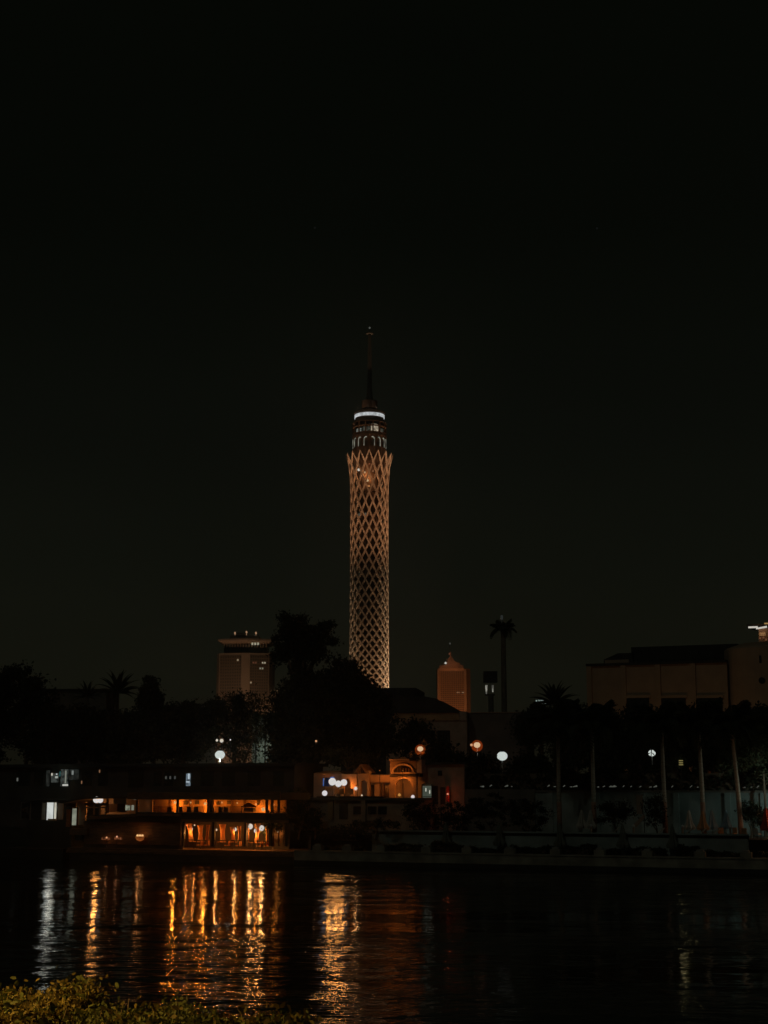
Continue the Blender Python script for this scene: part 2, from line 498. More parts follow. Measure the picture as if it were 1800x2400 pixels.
# ------------------------------------------------------------------ the lattice tower
TD = 527.0
tcx = W.U(865.5, TD, 1250)
TB = (tcx, TD, 2.9)
tower = thing('lattice_tower', 'tall round concrete tower with a glowing diamond lattice and lotus crown', 'tower', W, TB)
def TZ(py): return W.Z(865, py, TD - 6 if py > 957.8 else TD - 1)
def tower_r(py):
    pts = [(1900, 7.35), (1600, 7.05), (1450, 6.95), (1300, 6.9), (1200, 6.9), (1140, 6.98), (1110, 7.2), (1085, 7.6), (1060, 8.55), (1050, 8.9)]
    for (a, ra), (b, rb) in zip(pts, pts[1:]):
        if a >= py >= b: return ra + (rb - ra) * (a - py) / (a - b)
    return pts[-1][1]
NR = 16
TOPY = 1057.0
steps = []; py = TOPY; phi = 0.0
dphi = 2 * PI / NR
while py < 1880:
    steps.append((py, phi))
    if py < 1150: h = 54 - (py - 1057) * .12
    else: h = max(15, 42.8 - (py - 1150) * .0535)
    dy = 4.2
    phi += dphi / h * dy
    py += dy
th0 = -PI / 2
for fam in (1, -1):
    for k in range(NR):
        b = MB(tower); vs = []; fs = []
        for py, ph in steps:
            a = th0 + dphi * k + fam * ph
            r = tower_r(py); z = TZ(py)
            # ribbon: half width measured horizontally so that it keeps its width across the strip
            h = (54 - (py - 1057) * .12) if py < 1150 else max(15, 42.8 - (py - 1150) * .0535)
            slope = math.atan2(dphi * 7, h / 6.58)      # strip's lean from vertical
            hw = .275 / math.cos(slope)
            hw *= min(1, .22 + (py - TOPY) / 26)
            ri = r - .42 - .25 * (fam > 0) * 0; ro = r + (.05 if fam > 0 else 0.0)
            for rr, s in ((ro, -1), (ro, 1), (ri, 1), (ri, -1)):
                aa = a + s * hw / r
                vs.append((tcx + rr * math.cos(aa), TD + rr * math.sin(aa), z))
        for i in range(len(steps) - 1):
            for j in range(4):
                fs.append((i * 4 + j, i * 4 + (j + 1) % 4, i * 4 + 4 + (j + 1) % 4, i * 4 + 4 + j))
        fs.append((0, 1, 2, 3)); q = (len(steps) - 1) * 4; fs.append((q, q + 1, q + 2, q + 3))
        b.add(vs, fs); b.build('lattice_rib', M['tower_concrete'])
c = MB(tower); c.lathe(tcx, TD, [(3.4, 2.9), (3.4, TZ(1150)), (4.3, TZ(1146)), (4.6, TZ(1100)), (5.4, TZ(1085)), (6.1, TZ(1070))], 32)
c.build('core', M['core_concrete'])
for py in (1205, 1353, 1480):
    g = MB(tower); g.lathe(tcx, TD, [(3.5, TZ(py)), (6.1, TZ(py)), (6.1, TZ(py) + .5), (3.5, TZ(py) + .5)], 32); g.build('floor_ring', M['core_concrete'])
def drum(name, y0, y1, r0, r1, m, rr=None):
    b = MB(tower); b.lathe(tcx, TD, [(r0, TZ(y0)), (r1, TZ(y1))], 40); return b.build(name, M[m])
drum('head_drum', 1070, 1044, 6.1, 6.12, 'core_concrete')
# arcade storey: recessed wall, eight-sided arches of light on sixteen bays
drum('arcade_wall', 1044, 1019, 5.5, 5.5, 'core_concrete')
arc_glow = lit_pane('arcade_light', (.80, .80, .62), .36, .6, .35)
ARN = 16
for k in range(ARN):
    a0 = th0 + 2 * PI * (k + .5) / ARN
    b = MB(tower); g = MB(tower)
    def pt(a, r, z): return (tcx + r * math.cos(a), TD + r * math.sin(a), z)
    hw = PI / ARN * .98
    zb_, zt_ = TZ(1044), TZ(1019)
    zs_ = TZ(1029); zc = TZ(1022)
    N = 8; vs = []; fs = []
    # spandrel between arch curve and storey top
    op = hw * .72
    prev = None
    curve = [(-op, zb_)] + [(-op * math.cos(PI * i / N), zs_ + (zc - zs_) * math.sin(PI * i / N)) for i in range(N + 1)] + [(op, zb_)]
    def spand(bb, a1, a2, z1a, z1b, z2, r=6.12, ri=5.6):
        P = [pt(a0 + a1, r, z1a), pt(a0 + a2, r, z1b), pt(a0 + a2, r, z2), pt(a0 + a1, r, z2)]
        Q = [pt(a0 + a1, ri, z1a), pt(a0 + a2, ri, z1b), pt(a0 + a2, ri, z2), pt(a0 + a1, ri, z2)]
        bb.add(P + Q, [(0, 1, 2, 3), (7, 6, 5, 4), (0, 4, 5, 1), (1, 5, 6, 2), (2, 6, 7, 3), (3, 7, 4, 0)])
    spand(b, -hw, -op, zb_, zb_, zt_); spand(b, op, hw, zb_, zb_, zt_)
    for i in range(1, N + 1):
        (a1, z1), (a2, z2) = curve[i], curve[i + 1]
        spand(b, a1, a2, z1, z2, zt_)
    b.build('arch', M['core_concrete'])
    # light strip following part of the arch soffit
    want = {0: (1, 7), 1: (0, 6), 2: (0, 8), 3: (0, 6)}[k % 4]
    lo, hi = ((0, 5) if math.cos(a0) < -.05 else (4, 9)) if abs(math.cos(a0)) > .1 else (0, 7)
    for i in range(lo, hi + 1):
        (a1, z1), (a2, z2) = curve[i], curve[i + 1]
        k1, k2 = .80, .80
        P = [pt(a0 + a1, 6.14, z1), pt(a0 + a2, 6.14, z2), pt(a0 + a2 * k2, 6.14, zb_ + (z2 - zb_) * .90), pt(a0 + a1 * k1, 6.14, zb_ + (z1 - zb_) * .90)]
        Q = [(x * 1.0, y + .12, z) for x, y, z in P]
        Q = [pt(math.atan2(p[1] - TD, p[0] - tcx), 5.95, p[2]) for p in P]
        g.add(P + Q, [(0, 1, 2, 3), (7, 6, 5, 4), (0, 4, 5, 1), (1, 5, 6, 2), (2, 6, 7, 3), (3, 7, 4, 0)])
    g.build('arch_light', arc_glow)
drum('cornice', 1019, 1015, 6.3, 6.3, 'core_concrete')
drum('lower_parapet', 1015, 1009.5, 6.15, 6.2, 'core_concrete')
drum('window_core', 1009.5, 985, 5.3, 5.3, 'glass')
drum('upper_band', 985, 976, 6.2, 5.5, 'core_concrete')
b = MB(tower); b.lathe(tcx, TD, [(5.3, TZ(996.5)), (6.22, TZ(996.5)), (6.22, TZ(994)), (5.3, TZ(994))], 40); b.build('sill_band', M['core_concrete'])
pane_w = lit_pane('restaurant_pane_white', (.72, .78, .68), .30, 1.2, .15)
pane_d = lit_pane('restaurant_pane_dim', (.55, .55, .42), .12, 1.5, .25)
pane_b = lit_pane('restaurant_pane_bright', (.95, .80, .58), .50, 1.0, .3)
def band(name, a1, a2, r, zl, zh, m):
    bb = MB(tower); n = 5
    vs = [(tcx + r * math.cos(a1 + (a2 - a1) * i / n), TD + r * math.sin(a1 + (a2 - a1) * i / n), z) for z in (zl, zh) for i in range(n + 1)]
    vs += [(tcx + (r - .15) * math.cos(a1 + (a2 - a1) * i / n), TD + (r - .15) * math.sin(a1 + (a2 - a1) * i / n), z) for z in (zl, zh) for i in range(n + 1)]
    m_ = n + 1; fs = []
    for i in range(n):
        fs.append((i, i + 1, m_ + i + 1, m_ + i)); fs.append((2 * m_ + i, 3 * m_ + i, 3 * m_ + i + 1, 2 * m_ + i + 1))
    bb.add(vs, fs); return bb.build(name, m)
NB = 14
for k in range(NB):
    a = th0 + 2 * PI * (k + .5) / NB
    p = MB(tower); d = .035
    p.slab([(tcx + rr * math.cos(a + s * d), TD + rr * math.sin(a + s * d)) for rr, s in ((5.3, -1), (6.2, -1), (6.2, 1), (5.3, 1))], TZ(1009.5), TZ(985))
    p.build('mullion', M['core_concrete'])
def ang(px): return th0 + math.asin(max(-1, min(1, (px - 865.5) / 40.2)))
for x1, x2, y1, y2, m in ((832, 845, 1009, 1001, pane_w), (849, 867, 1008.5, 999, pane_d), (869.5, 888, 1008.5, 997, pane_b), (870, 887, 996, 992.5, pane_b), (891, 901, 1009, 1001, pane_d)):
    band('lit_window', ang(x1), ang(x2), 5.75, TZ(y1), TZ(y2), m)
for k in range(6):
    a = th0 + PI / 2 + .35 + k * .42
    band('lit_window', a, a + .3, 5.75, TZ(1009), TZ(1000), pane_d)
drum('roof_drum', 976, 962, 5.25, 5.2, 'core_concrete')
b = MB(tower); b.lathe(tcx, TD, [(5.2, TZ(962)), (5.75, TZ(962)), (5.75, TZ(958.5)), (1.0, TZ(957))], 40); b.build('roof_slab', M['roof_dark'])
ring = MB(tower)
Nn = 64; vs = []; fs = []
for i in range(Nn):
    a = 2 * PI * i / Nn
    for r_, z_ in ((5.30, TZ(972)), (5.50, TZ(972)), (5.50, TZ(964.5)), (5.30, TZ(964.5))):
        vs.append((tcx + r_ * math.cos(a), TD + r_ * math.sin(a), z_))
for i in range(Nn):
    for j in range(4):
        fs.append((i * 4 + j, i * 4 + (j + 1) % 4, ((i + 1) % Nn) * 4 + (j + 1) % 4, ((i + 1) % Nn) * 4 + j))
ring.add(vs, fs); ring.build('ring_light', lit_pane('ring_light', (.93, .98, 1.0), .66, .9, .55))
b = MB(tower); b.lathe(tcx, TD, [(2.9, TZ(957.5)), (2.9, TZ(939)), (2.4, TZ(938))], 28); b.build('machine_room', M['core_concrete'])
b = MB(tower); b.lathe(tcx, TD, [(1.3, TZ(938.2)), (1.1, TZ(925)), (.85, TZ(905)), (.72, TZ(840)), (.58, TZ(790)), (.5, TZ(781))], 12); b.build('antenna_mast', M['mast_paint'])
b = MB(tower); b.lathe(tcx, TD, [(1.35, TZ(781)), (1.35, TZ(778.5))], 16); b.build('mast_platform', M['mast_paint'])
b = MB(tower); b.lathe(tcx, TD, [(.12, TZ(778.5)), (.1, TZ(768))], 8); b.build('mast_tip', M['mast_paint'])
b = MB(tower); b.ball((tcx, TD - .3, TZ(767)), .38, 8, 6); b.build('beacon', glow('beacon_glow', (.8, .85, .75), .10, 0))
# small lamps seen between the ribs of the crown
for (px, py, rad, colr, s) in ((841, 1101, .5, (1, .9, .75), .7), (855, 1107, .36, (1, .6, .3), .5), (861.5, 1126, .42, (1, .75, .4), .6), (866, 1087, .4, (1, .3, .12), .16),
                               (851, 1101, .34, (1, .45, .2), .22), (874, 1104, .34, (1, .45, .2), .2), (842, 1206, .5, (.9, .8, .6), .07), (857, 1205, .55, (.9, .8, .6), .09)):
    h = W.hit(px, py, TD - 5.2 if py < 1150 else TD - 5.9)
    b = MB(tower); b.ball(h, rad, 8, 6); b.build('crown_lamp', glow('crown_lamp_%d%d' % (px, py), colr, s, 0))
b = MB(tower); h = W.hit(863.5, 1139, TD - 5.0); b.box(h[0] - .6, h[0] + .6, TD - 5.0, TD - 4.7, h[2] - .3, h[2] + .3); b.build('crown_lamp', glow('crown_panel', (1, .42, .14), .42, 0))
for x_, y_, p_ in ((882, 955.5, 14), (838, 956, 60)):
    h = W.hit(x_, y_, TD - 3.6); b = MB(tower); b.ball(h, .16, 8, 6); b.build('roof_lamp', glow('tower_roof_lamp', (1, .6, .35), .1, 0))
    bulb(tower, (h[0], h[1] - .6, h[2] + .5), p_, (1, .62, .4), .15)
bulb(tower, W.hit(856, 1112, TD - 5.6), 220, (1, .45, .18), .3)
bulb(tower, W.hit(868, 1122, TD - 5.7), 140, (1, .45, .18), .3)
# floodlights standing round the foot
def floodlight(a, r, aim_py, power, col, size, label, ra=6.5):
    x, y = tcx + r * math.cos(a), TD + r * math.sin(a)
    t = thing('floodlight', label, 'floodlight', W, (x, y, 2.9), 'floodlights round the foot of the lattice tower')
    s = MB(t); s.box(x - .3, x + .3, y - .3, y + .3, 2.9, 3.5); s.build('stand', M['dark_metal'])
    h_ = MB(t); h_.lathe(x, y, [(.45, 3.5), (.6, 4.1)], 12); h_.build('lamp_head', M['dark_metal'])
    aim = (tcx + ra * math.cos(a), TD + ra * math.sin(a), TZ(aim_py))
    spot(t, (x, y, 4.3), aim, power, col, size, .7, .4)
AMB = (1, .63, .37)
SIDE = ('rear left', 'left', 'front left', 'front', 'front right', 'right', 'rear right')
for i in range(7):
    a = -PI / 2 + R(-132 + 44 * i)
    wt = (1, .80, .58) if i in (1, 5) else AMB
    floodlight(a, 15, 1420, 84000 * (1.25 if i == 4 else 2.0 if i == 5 else 1.5 if i == 1 else .62), wt, R(46), 'inner floodlight at the %s foot of the lattice tower' % SIDE[i])
    floodlight(a + .3, 48, 1088, 160000 * (1.2 if i > 3 else .9), (1, .53, .29), R(17), 'outer floodlight aimed at the crown from the %s of the tower' % SIDE[i])

# ------------------------------------------------------------------ far hotels
def frame_at(px, py, D, ang_): 
    h = W.hit(px, py, D); return Frame(h[0], D, ang_)
def hotel_left():
    D = 900.0
    fr = frame_at(575, 1600, D, 0)
    s = D / FPX
    Zp = lambda py: W.Z(560, py, D)
    t = thing('hotel_tower', 'distant angular hotel tower with dark window grids and three rooftop lamps', 'building', fr, (0, 0, 2.9))
    # footprint: two facades meeting in a blunt corner, pixels -> metres
    X = lambda px: (px - 575) * s
    foot = [(X(504), 8), (X(512), 3), (X(566), 0), (X(584), 0), (X(629), 3.4), (X(635), 8), (X(635), 30), (X(504), 30)]
    b = MB(t); b.slab(foot, 2.9, Zp(1530)); b.build('wall', M['hotel_wall'])
    # recessed window fields on the two front faces
    def face(p0, p1, cols, rows, ytop, ybot, lit):
        dx, dy = p1[0] - p0[0], p1[1] - p0[1]; L = math.hypot(dx, dy); nx, ny = dy / L, -dx / L
        g = MB(t)
        g.slab([(p0[0] + nx * .15, p0[1] + ny * .15), (p1[0] + nx * .15, p1[1] + ny * .15), (p1[0] - nx * .1, p1[1] - ny * .1), (p0[0] - nx * .1, p0[1] - ny * .1)], Zp(ybot), Zp(ytop))
        g.build('window_field', M['hotel_panel'])
        q = MB(t)
        for i in range(cols):
            for j in range(rows):
                a0, a1 = (i + .18) / cols, (i + .82) / cols
                z1 = Zp(ytop + (ybot - ytop) * (j + .2) / rows); z0 = Zp(ytop + (ybot - ytop) * (j + .78) / rows)
                P = [(p0[0] + dx * a + nx * o, p0[1] + dy * a + ny * o) for a, o in ((a0, .22), (a1, .22), (a1, .16), (a0, .16))]
                if (i, j) in lit:
                    bb = MB(t); bb.slab([(x_ + nx * .03, y_ + ny * .03) for x_, y_ in P], z0, z1); bb.build('lit_window', glow('hotel_lit_%s' % (lit[(i, j)],), *LITC[lit[(i, j)]], 0))
                else: q.slab(P, z0, z1)
        tag(q.build('window_grid', M['hotel_glass']), kind='stuff')
    LITC = {0: ((1, .8, .5), .30), 1: ((.95, .85, .6), .38), 2: ((1, .35, .18), .10), 3: ((.9, .9, .65), .24)}
    face((X(514), 2.9), (X(565), .06), 9, 17, 1536, 1660, {(7, 1): 0, (0, 14): 3, (1, 14): 3})
    face((X(585), .06), (X(627), 3.2), 8, 17, 1536, 1650, {(1, 2): 2, (2, 2): 2, (5, 2): 1, (6, 2): 1, (5, 4): 3, (4, 4): 3, (0, 9): 0})
    # crown: recessed storey, fins under a flared parapet, penthouse
    b = MB(t); b.slab([(X(521), 6), (X(570), 2), (X(580), 2), (X(622), 6), (X(622), 26), (X(521), 26)], Zp(1530), Zp(1510)); b.build('recessed_storey', M['hotel_glass'])
    lo = [(X(519), 6), (X(570), 1.4), (X(580), 1.4), (X(626), 6), (X(626), 27), (X(519), 27)]
    hi = [(X(507), 4), (X(570), -1.5), (X(580), -1.5), (X(633), 4), (X(633), 30), (X(507), 30)]
    b = MB(t); zs0, zs1, zs2 = Zp(1507), Zp(1500), Zp(1496.5)
    vs = [(x, y, zs0) for x, y in lo] + [(x, y, zs1) for x, y in hi] + [(x, y, zs2) for x, y in hi]
    n = 6; fs = [list(range(n))[::-1], list(range(2 * n, 3 * n))]
    for q in (0, 1):
        fs += [(q * n + i, q * n + (i + 1) % n, (q + 1) * n + (i + 1) % n, (q + 1) * n + i) for i in range(n)]
    b.add(vs, fs); b.build('flared_parapet', M['hotel_wall'])
    for k in range(16):
        px = 522 + k * 6.6
        yy = 1.0 + abs(px - 575) * .075
        f = MB(t); f.prism([(X(px) - .35, Zp(1516)), (X(px) + .35, Zp(1516)), (X(px) + .35, Zp(1502)), (X(px) - .35, Zp(1502))], yy, yy + 3.0); f.build('fin', M['hotel_wall'])
    for k in range(3):
        px = 590 + k * 6.6
        f = MB(t); f.box(X(px) - .55, X(px) + .55, .2, .5, Zp(1511.5), Zp(1506)); f.build('lit_window', glow('hotel_crown_lit', (.9, .85, .6), .42, 0))
    b = MB(t); b.box(X(534), X(603), 8, 26, Zp(1497), Zp(1486)); b.box(X(548), X(572), 7, 24, Zp(1486.2), Zp(1480)); b.build('penthouse', M['hotel_wall'])
    for px, py in ((545.5, 1480), (572.5, 1478), (595, 1480)):
        f = MB(t); f.tube([(X(px), 9, Zp(1490)), (X(px), 9, Zp(py))], .15, 6); f.ball((X(px), 9, Zp(py)), .58, 8, 6, 1.3); f.build('roof_lamp', glow('roof_lamp', (1, .58, .32), .42, 0))
    b2 = MB(t); b2.box(X(630), X(657), 5, 20, 2.9, Zp(1622)); b2.build('side_block', M['hotel_wall'])
    b2 = MB(t); b2.box(X(635), X(653), 4.4, 4.8, Zp(1622), Zp(1616)); b2.build('parapet_light', glow('parapet_light', (1, .6, .3), .12, 0))
    # street glow that reaches its facade: floodlights on the forecourt
    for px, p_ in ((500, 40000), (590, 32000)):
        spot(t, (X(px), -42, 6), (X(570), 0, Zp(1560)), p_, (1, .58, .34), R(100), .8, 1.0)
hotel_left()
def hotel_right():
    D = 1000.0
    fr = frame_at(1060, 1600, D, 0); s = D / FPX
    Zp = lambda py: W.Z(1060, py, D); X = lambda px: (px - 1060) * s
    t = thing('hotel_tower', 'distant orange lit hotel slab with roof mast behind the curved roof', 'building', fr, (0, 0, 2.9))
    b = MB(t); b.slab([(X(1026), 0), (X(1090), 0), (X(1104), 9), (X(1104), 25), (X(1026), 25)], 2.9, Zp(1566)); b.build('wall', M['pink_stone'])
    for px in (1028, 1090):
        f = MB(t); f.box(X(px) - .8, X(px) + .8, -.8, .3, 2.9, Zp(1569)); f.build('pilaster', M['hotel_wall'])
    b = MB(t); b.box(X(1031), X(1087), 2, 24, Zp(1566), Zp(1559)); b.box(X(1040), X(1080), 4, 20, Zp(1559.1), Zp(1552)); b.build('roof_block', M['pink_stone'])
    b = MB(t); b.prism([(X(1042), Zp(1552)), (X(1049), Zp(1549)), (X(1055), Zp(1538)), (X(1057), Zp(1524)), (X(1059), Zp(1538)), (X(1066), Zp(1549)), (X(1076), Zp(1552))], 4.5, 14); b.build('roof_cone', M['pink_stone'])
    b = MB(t); b.tube([(X(1057), 12, Zp(1540)), (X(1056.5), 12, Zp(1506))], [.5, .15], 6); b.build('mast', M['metal'])
    for px, py, c_, s_ in ((1045, 1553.5, (.9, .9, .8), .7), (1056.5, 1505.5, (.8, .8, .7), .06), (1056, 1530, (1, .35, .2), .14), (1054, 1543, (1, .35, .2), .16)):
        f = MB(t); f.ball((X(px), 1.5 if py > 1550 else 8, Zp(py)), .75, 8, 6); f.build('roof_lamp', glow('roof_lamp_r%d' % py, c_, s_, 0))
    bulb(t, (X(1050), -4, Zp(1550)), 300, (1, .36, .15), .4); bulb(t, (X(1066), -3, Zp(1552)), 150, (1, .36, .15), .4)
    q = MB(t)
    for i in range(11):
        for j in range(24):
            x = X(1033 + i * 5); z1 = Zp(1574 + j * 4.6); q.box(x, x + .95, -.12, .1, z1 - .7, z1)
    tag(q.build('window_grid', M['hotel_glass']), kind='stuff')
    q = MB(t)
    for j in range(22):
        z1 = Zp(1570 + j * 5); 
        q.slab([(X(1093), 1.8), (X(1101), 7.0), (X(1101) - .2, 7.3), (X(1093) - .2, 2.1)], z1 - .7, z1)
    tag(q.build('side_balconies', M['hotel_wall']), kind='stuff')
    for px, w_ in ((1070, .6), (1074, .6), (1082, 1.0), (1085, 1.0)):
        f = MB(t); f.box(X(px), X(px) + w_, -.3, -.1, Zp(1624.5), Zp(1621.5)); f.build('lit_window', glow('slab_lit', (1, .55, .28), .22, 0))
    spot(t, (X(1040), -40, 5), (X(1055), 0, Zp(1625)), 62000, (1, .34, .11), R(110), .8, 1.0)
    spot(t, (X(1110), -36, 5), (X(1070), 0, Zp(1560)), 60000, (1, .34, .11), R(110), .8, 1.0)
hotel_right()
def neon_block():
    D = 450.0; fr = frame_at(1800, 1500, D, R(-21.4)); s = D / FPX
    Zp = lambda py: W.Z(1790, py, D); X = lambda px: (px - 1800) * s
    t = thing('high_rise', 'dark high-rise with a white light strip under its eaves at the right edge', 'building', fr, (0, 0, 2.9))
    b = MB(t); b.box(X(1779), X(1860), 0, 14, 2.9, Zp(1472)); b.build('wall', M['pink_stone'])
    b = MB(t); b.box(X(1754), X(1866), -1.4, 14, Zp(1466), Zp(1463)); b.build('roof', M['roof_dark'])
    g = glow('neon_strip', (1, .93, .82), .64, 0)
    for x0, x1, y0, y1, v in ((1757, 1779, 1471.5, 1467.5, -1.0), (1775, 1800, 1475, 1471.5, -1.2)):
        f = MB(t); f.prism([(X(x0), Zp(y0)), (X(x1), Zp(y0 - 3 * (v < -1.1))), (X(x1), Zp(y1 - 4 * (v < -1.1))), (X(x0) , Zp(y1))], v, v + .2); f.build('light_strip', g)
    f = MB(t); f.box(X(1795), X(1830), -1.9, -1.5, Zp(1464), Zp(1461)); f.build('light_strip', glow('neon_gold', (1, .6, .2), .35, 0))
    f = MB(t); f.box(X(1781), X(1796), -.3, -.1, Zp(1490), Zp(1482)); f.build('lit_window', lit_pane('neon_window', (1, .5, .2), .30, 1.5, .5))
    for px, py in ((1782, 1495.5), (1790, 1494), (1796, 1499)):
        f = MB(t); f.box(X(px) - .25, X(px) + .25, -.3, -.1, Zp(py) - .3, Zp(py) + .3); f.build('lit_window', glow('neon_small', (1, .42, .2), .12, 0))
    bulb(t, (X(1785), -3, Zp(1478)), 60, (1, .5, .25), .3)
neon_block()

# ------------------------------------------------------------------ long museum building on the right
def museum():
    D = 290.0; fr = frame_at(1380, 1600, D, R(-21.4))
    H = lambda px, py, v=0: fr.hit(px, py, v)
    t = thing('concert_hall', 'long low brown stone hall with dark stepped roof and round end tower', 'building', fr, (0, 0, 2.9))
    u0, u1 = H(1380, 1600)[0], H(1705, 1600)[0]
    zt = H(1380, 1562)[2]
    b = MB(t); b.box(u0, u1, 0, 40, 2.9, zt); b.build('wall', M['pink_stone'])
    b = MB(t); b.box(u0 - .4, u1, -.5, 40, zt, H(1384, 1556)[2]); b.build('roof_edge', M['roof_dark'])
    for px in (1382, 1462, 1543, 1625):
        f = MB(t); uu = H(px, 1600)[0]; f.box(uu - .5, uu + .5, -.45, .1, 2.9, zt - .01); f.build('pilaster', M['pink_stone'])
    for k, px in enumerate((1490, 1575, 1660)):
        f = MB(t); uu = H(px, 1640)[0]; z_ = H(px, 1636)[2]; f.box(uu - 2.6, uu + 2.6, -.25, .1, 6, z_); f.build('window', M['glass'])
        f = MB(t); f.box(uu - 2.9, uu + 2.9, -.35, .1, z_ + .002, z_ + .5); f.build('lintel', M['pink_stone'])
    v = 7
    b = MB(t); a = H(1415, 1548, v); c_ = H(1482, 1530, v)
    b.prism([(a[0], zt), (H(1482, 1530, v)[0], zt), (c_[0], c_[2]), (H(1448, 1530, v)[0], c_[2]), (a[0], H(1415, 1546, v)[2])], v, v + 20); b.build('stepped_roof', M['roof_dark'])
    b = MB(t); b.box(a[0] + .3, H(1474, 1540, v)[0], v - .3, v, zt, H(1430, 1547, v)[2]); b.build('clerestory', M['pink_stone'])
    b = MB(t); p0 = H(1479, 1517, v + 1); p1 = H(1728, 1506, v + 1); b.box(p0[0], p1[0], v + 1, v + 22, zt, p0[2]); b.build('upper_hall', M['roof_dark'])
    for k in range(9):
        f = MB(t); uu = p0[0] + 1.4 + k * (p1[0] - p0[0] - 2) / 9; f.box(uu, uu + 1.6, v + .85, v + 1.05, zt + .4, zt + 1.6); f.build('window', M['glass'])
    cx = H(1790, 1600, 2)[0]; rr = cx - u1 + 1.2
    b = MB(t); zz = H(1790, 1508, 2)[2]
    b.lathe(cx, 2 + rr * .5, [(rr, 2.9), (rr, zz - 1.0), (rr - .5, zz - .6), (rr * .55, zz + .3)], 40); b.build('round_tower', M['pink_stone'], smooth=False)
    f = MB(t); q = H(1786, 1595, 2 + rr * .5 - rr)
    ring_ = [(q[0] + .62 * math.cos(2 * PI * i / 16), q[2] + .62 * math.sin(2 * PI * i / 16)) for i in range(16)]
    f.prism(ring_, 2 - rr * .5 - .08, 2 - rr * .5 + .6); f.build('round_window', M['glass'])
    f = MB(t); q = H(1782, 1545, 2 - rr * .5); f.box(q[0] - .2, q[0] + .2, 2 - rr * .5 - .08, 2 - rr * .5 + .6, q[2] - .7, q[2] + .7); f.build('slot_window', M['glass'])
    # ground floods hidden by the palms
    spot(t, (u0 + 10, -14, 3.2), (u0 + 14, 0, zt - 3), 430, (1, .50, .18), R(120), .8, .5)
    spot(t, (u1 - 4, -14, 3.2), (u1 + 2, 0, zt - 2), 460, (1, .50, .18), R(120), .8, .5)
museum()

# ------------------------------------------------------------------ curved-roof hall behind the villa
def curved_hall():
    D = 235.0; fr = frame_at(930, 1700, D, R(-8))
    H = lambda px, py, v=0: fr.hit(px, py, v)
    t = thing('curved_roof_hall', 'hall with a dark curved roof over a pale lit wall band', 'building', fr, (0, 0, 2.9))
    u0, u1 = H(905, 1700)[0], H(1094, 1700)[0]
    b = MB(t); b.box(u0, u1, 0, 16, 2.9, H(1000, 1689)[2]); b.build('wall', M['stucco'])
    b = MB(t); b.box(u0, H(1076, 1680)[0], -.25, 15, H(1000, 1688.9)[2], H(1000, 1671)[2]); b.build('wall_band', M['stucco_warm'])
    f = MB(t); f.box(H(1077, 1680)[0], u1, -.3, 15, H(1000, 1688.9)[2], H(1000, 1668)[2]); f.build('corner_pier', M['stucco'])
    pts = [(905, 1632), (960, 1632), (1000, 1634), (1022, 1638), (1044, 1647), (1062, 1657), (1077, 1668)]
    P = [(H(x, y, 1)[0], H(x, y, 1)[2]) for x, y in pts]
    zb = H(1000, 1670.5)[2]
    b = MB(t); b.prism([(P[0][0], zb)] + P + [(P[-1][0], zb)], -.6, 14); b.build('curved_roof', M['roof_dark'])
    b = MB(t); b.box(H(800, 1620, 5)[0], H(974, 1620, 5)[0], 5, 18, 2.9, H(950, 1612, 5)[2]); b.build('rear_block', M['roof_dark'])
    for px in (1005, 1040):
        f = MB(t); uu = H(px, 1720)[0]; f.box(uu - 1, uu + 1, -.12, .1, 6, H(px, 1712)[2]); f.build('window', M['glass'])
    f = MB(t); f.box(u1 + .1, H(1245, 1700, 3)[0], 3, 14, 2.9, H(1150, 1671, 3)[2]); f.build('low_wing', M['dark_plaster'])
    f = MB(t); f.box(u1 + .1, H(1245, 1700, 3)[0], 2.8, 14.2, H(1150, 1670.9, 3)[2], H(1150, 1669, 3)[2]); f.build('roof_edge', M['stucco'])
curved_hall()
def far_roofs():
    fr = W
    for (x0, x1, y, D, lab) in ((110, 250, 1620, 330, 'low flat-roofed block half hidden between the left trees'),
                                ):
        a, b_ = fr.hit(x0, y, D), fr.hit(x1, y, D)
        t = thing('flat_roof_block', lab, 'building', fr, ((a[0] + b_[0]) / 2, D, 2.9))
        m = MB(t); m.box(a[0], b_[0], D, D + 12, 2.9, a[2]); m.build('wall', M['dark_plaster'])
        m = MB(t); m.box(a[0] - .4, b_[0] + .4, D - .4, D + 12.4, a[2], a[2] + .5); m.build('roof', M['roof_dark'])
far_roofs()
# lit wall glimpsed through the tree by the white lamp
def glimpse():
    D = 225; a, b_ = W.hit(590, 1755, D), W.hit(662, 1680, D)
    t = thing('pale_kiosk', 'pale wall glimpsed through leaves to the right of the white lamp', 'building', W, ((a[0] + b_[0]) / 2, D, 2.9))
    m = MB(t); m.box(a[0], b_[0], D, D + 4, 2.9, b_[2]); m.build('wall', M['wall_grey'])
    m = MB(t); m.box(a[0] - .2, b_[0] + .2, D - .3, D + 4.2, b_[2], b_[2] + .3); m.build('roof', M['roof_dark'])
    for px in (600, 622, 644):
        f = MB(t); uu = W.U(px, D, 1720); f.box(uu - .12, uu + .12, D - .1, D + .1, 2.9, b_[2]); f.build('mullion', M['dark_metal'])
    bulb(t, (W.U(620, D, 1720), D - 2.6, W.Z(620, 1762, D)), 75, (.9, 1, .82), .2)
glimpse()

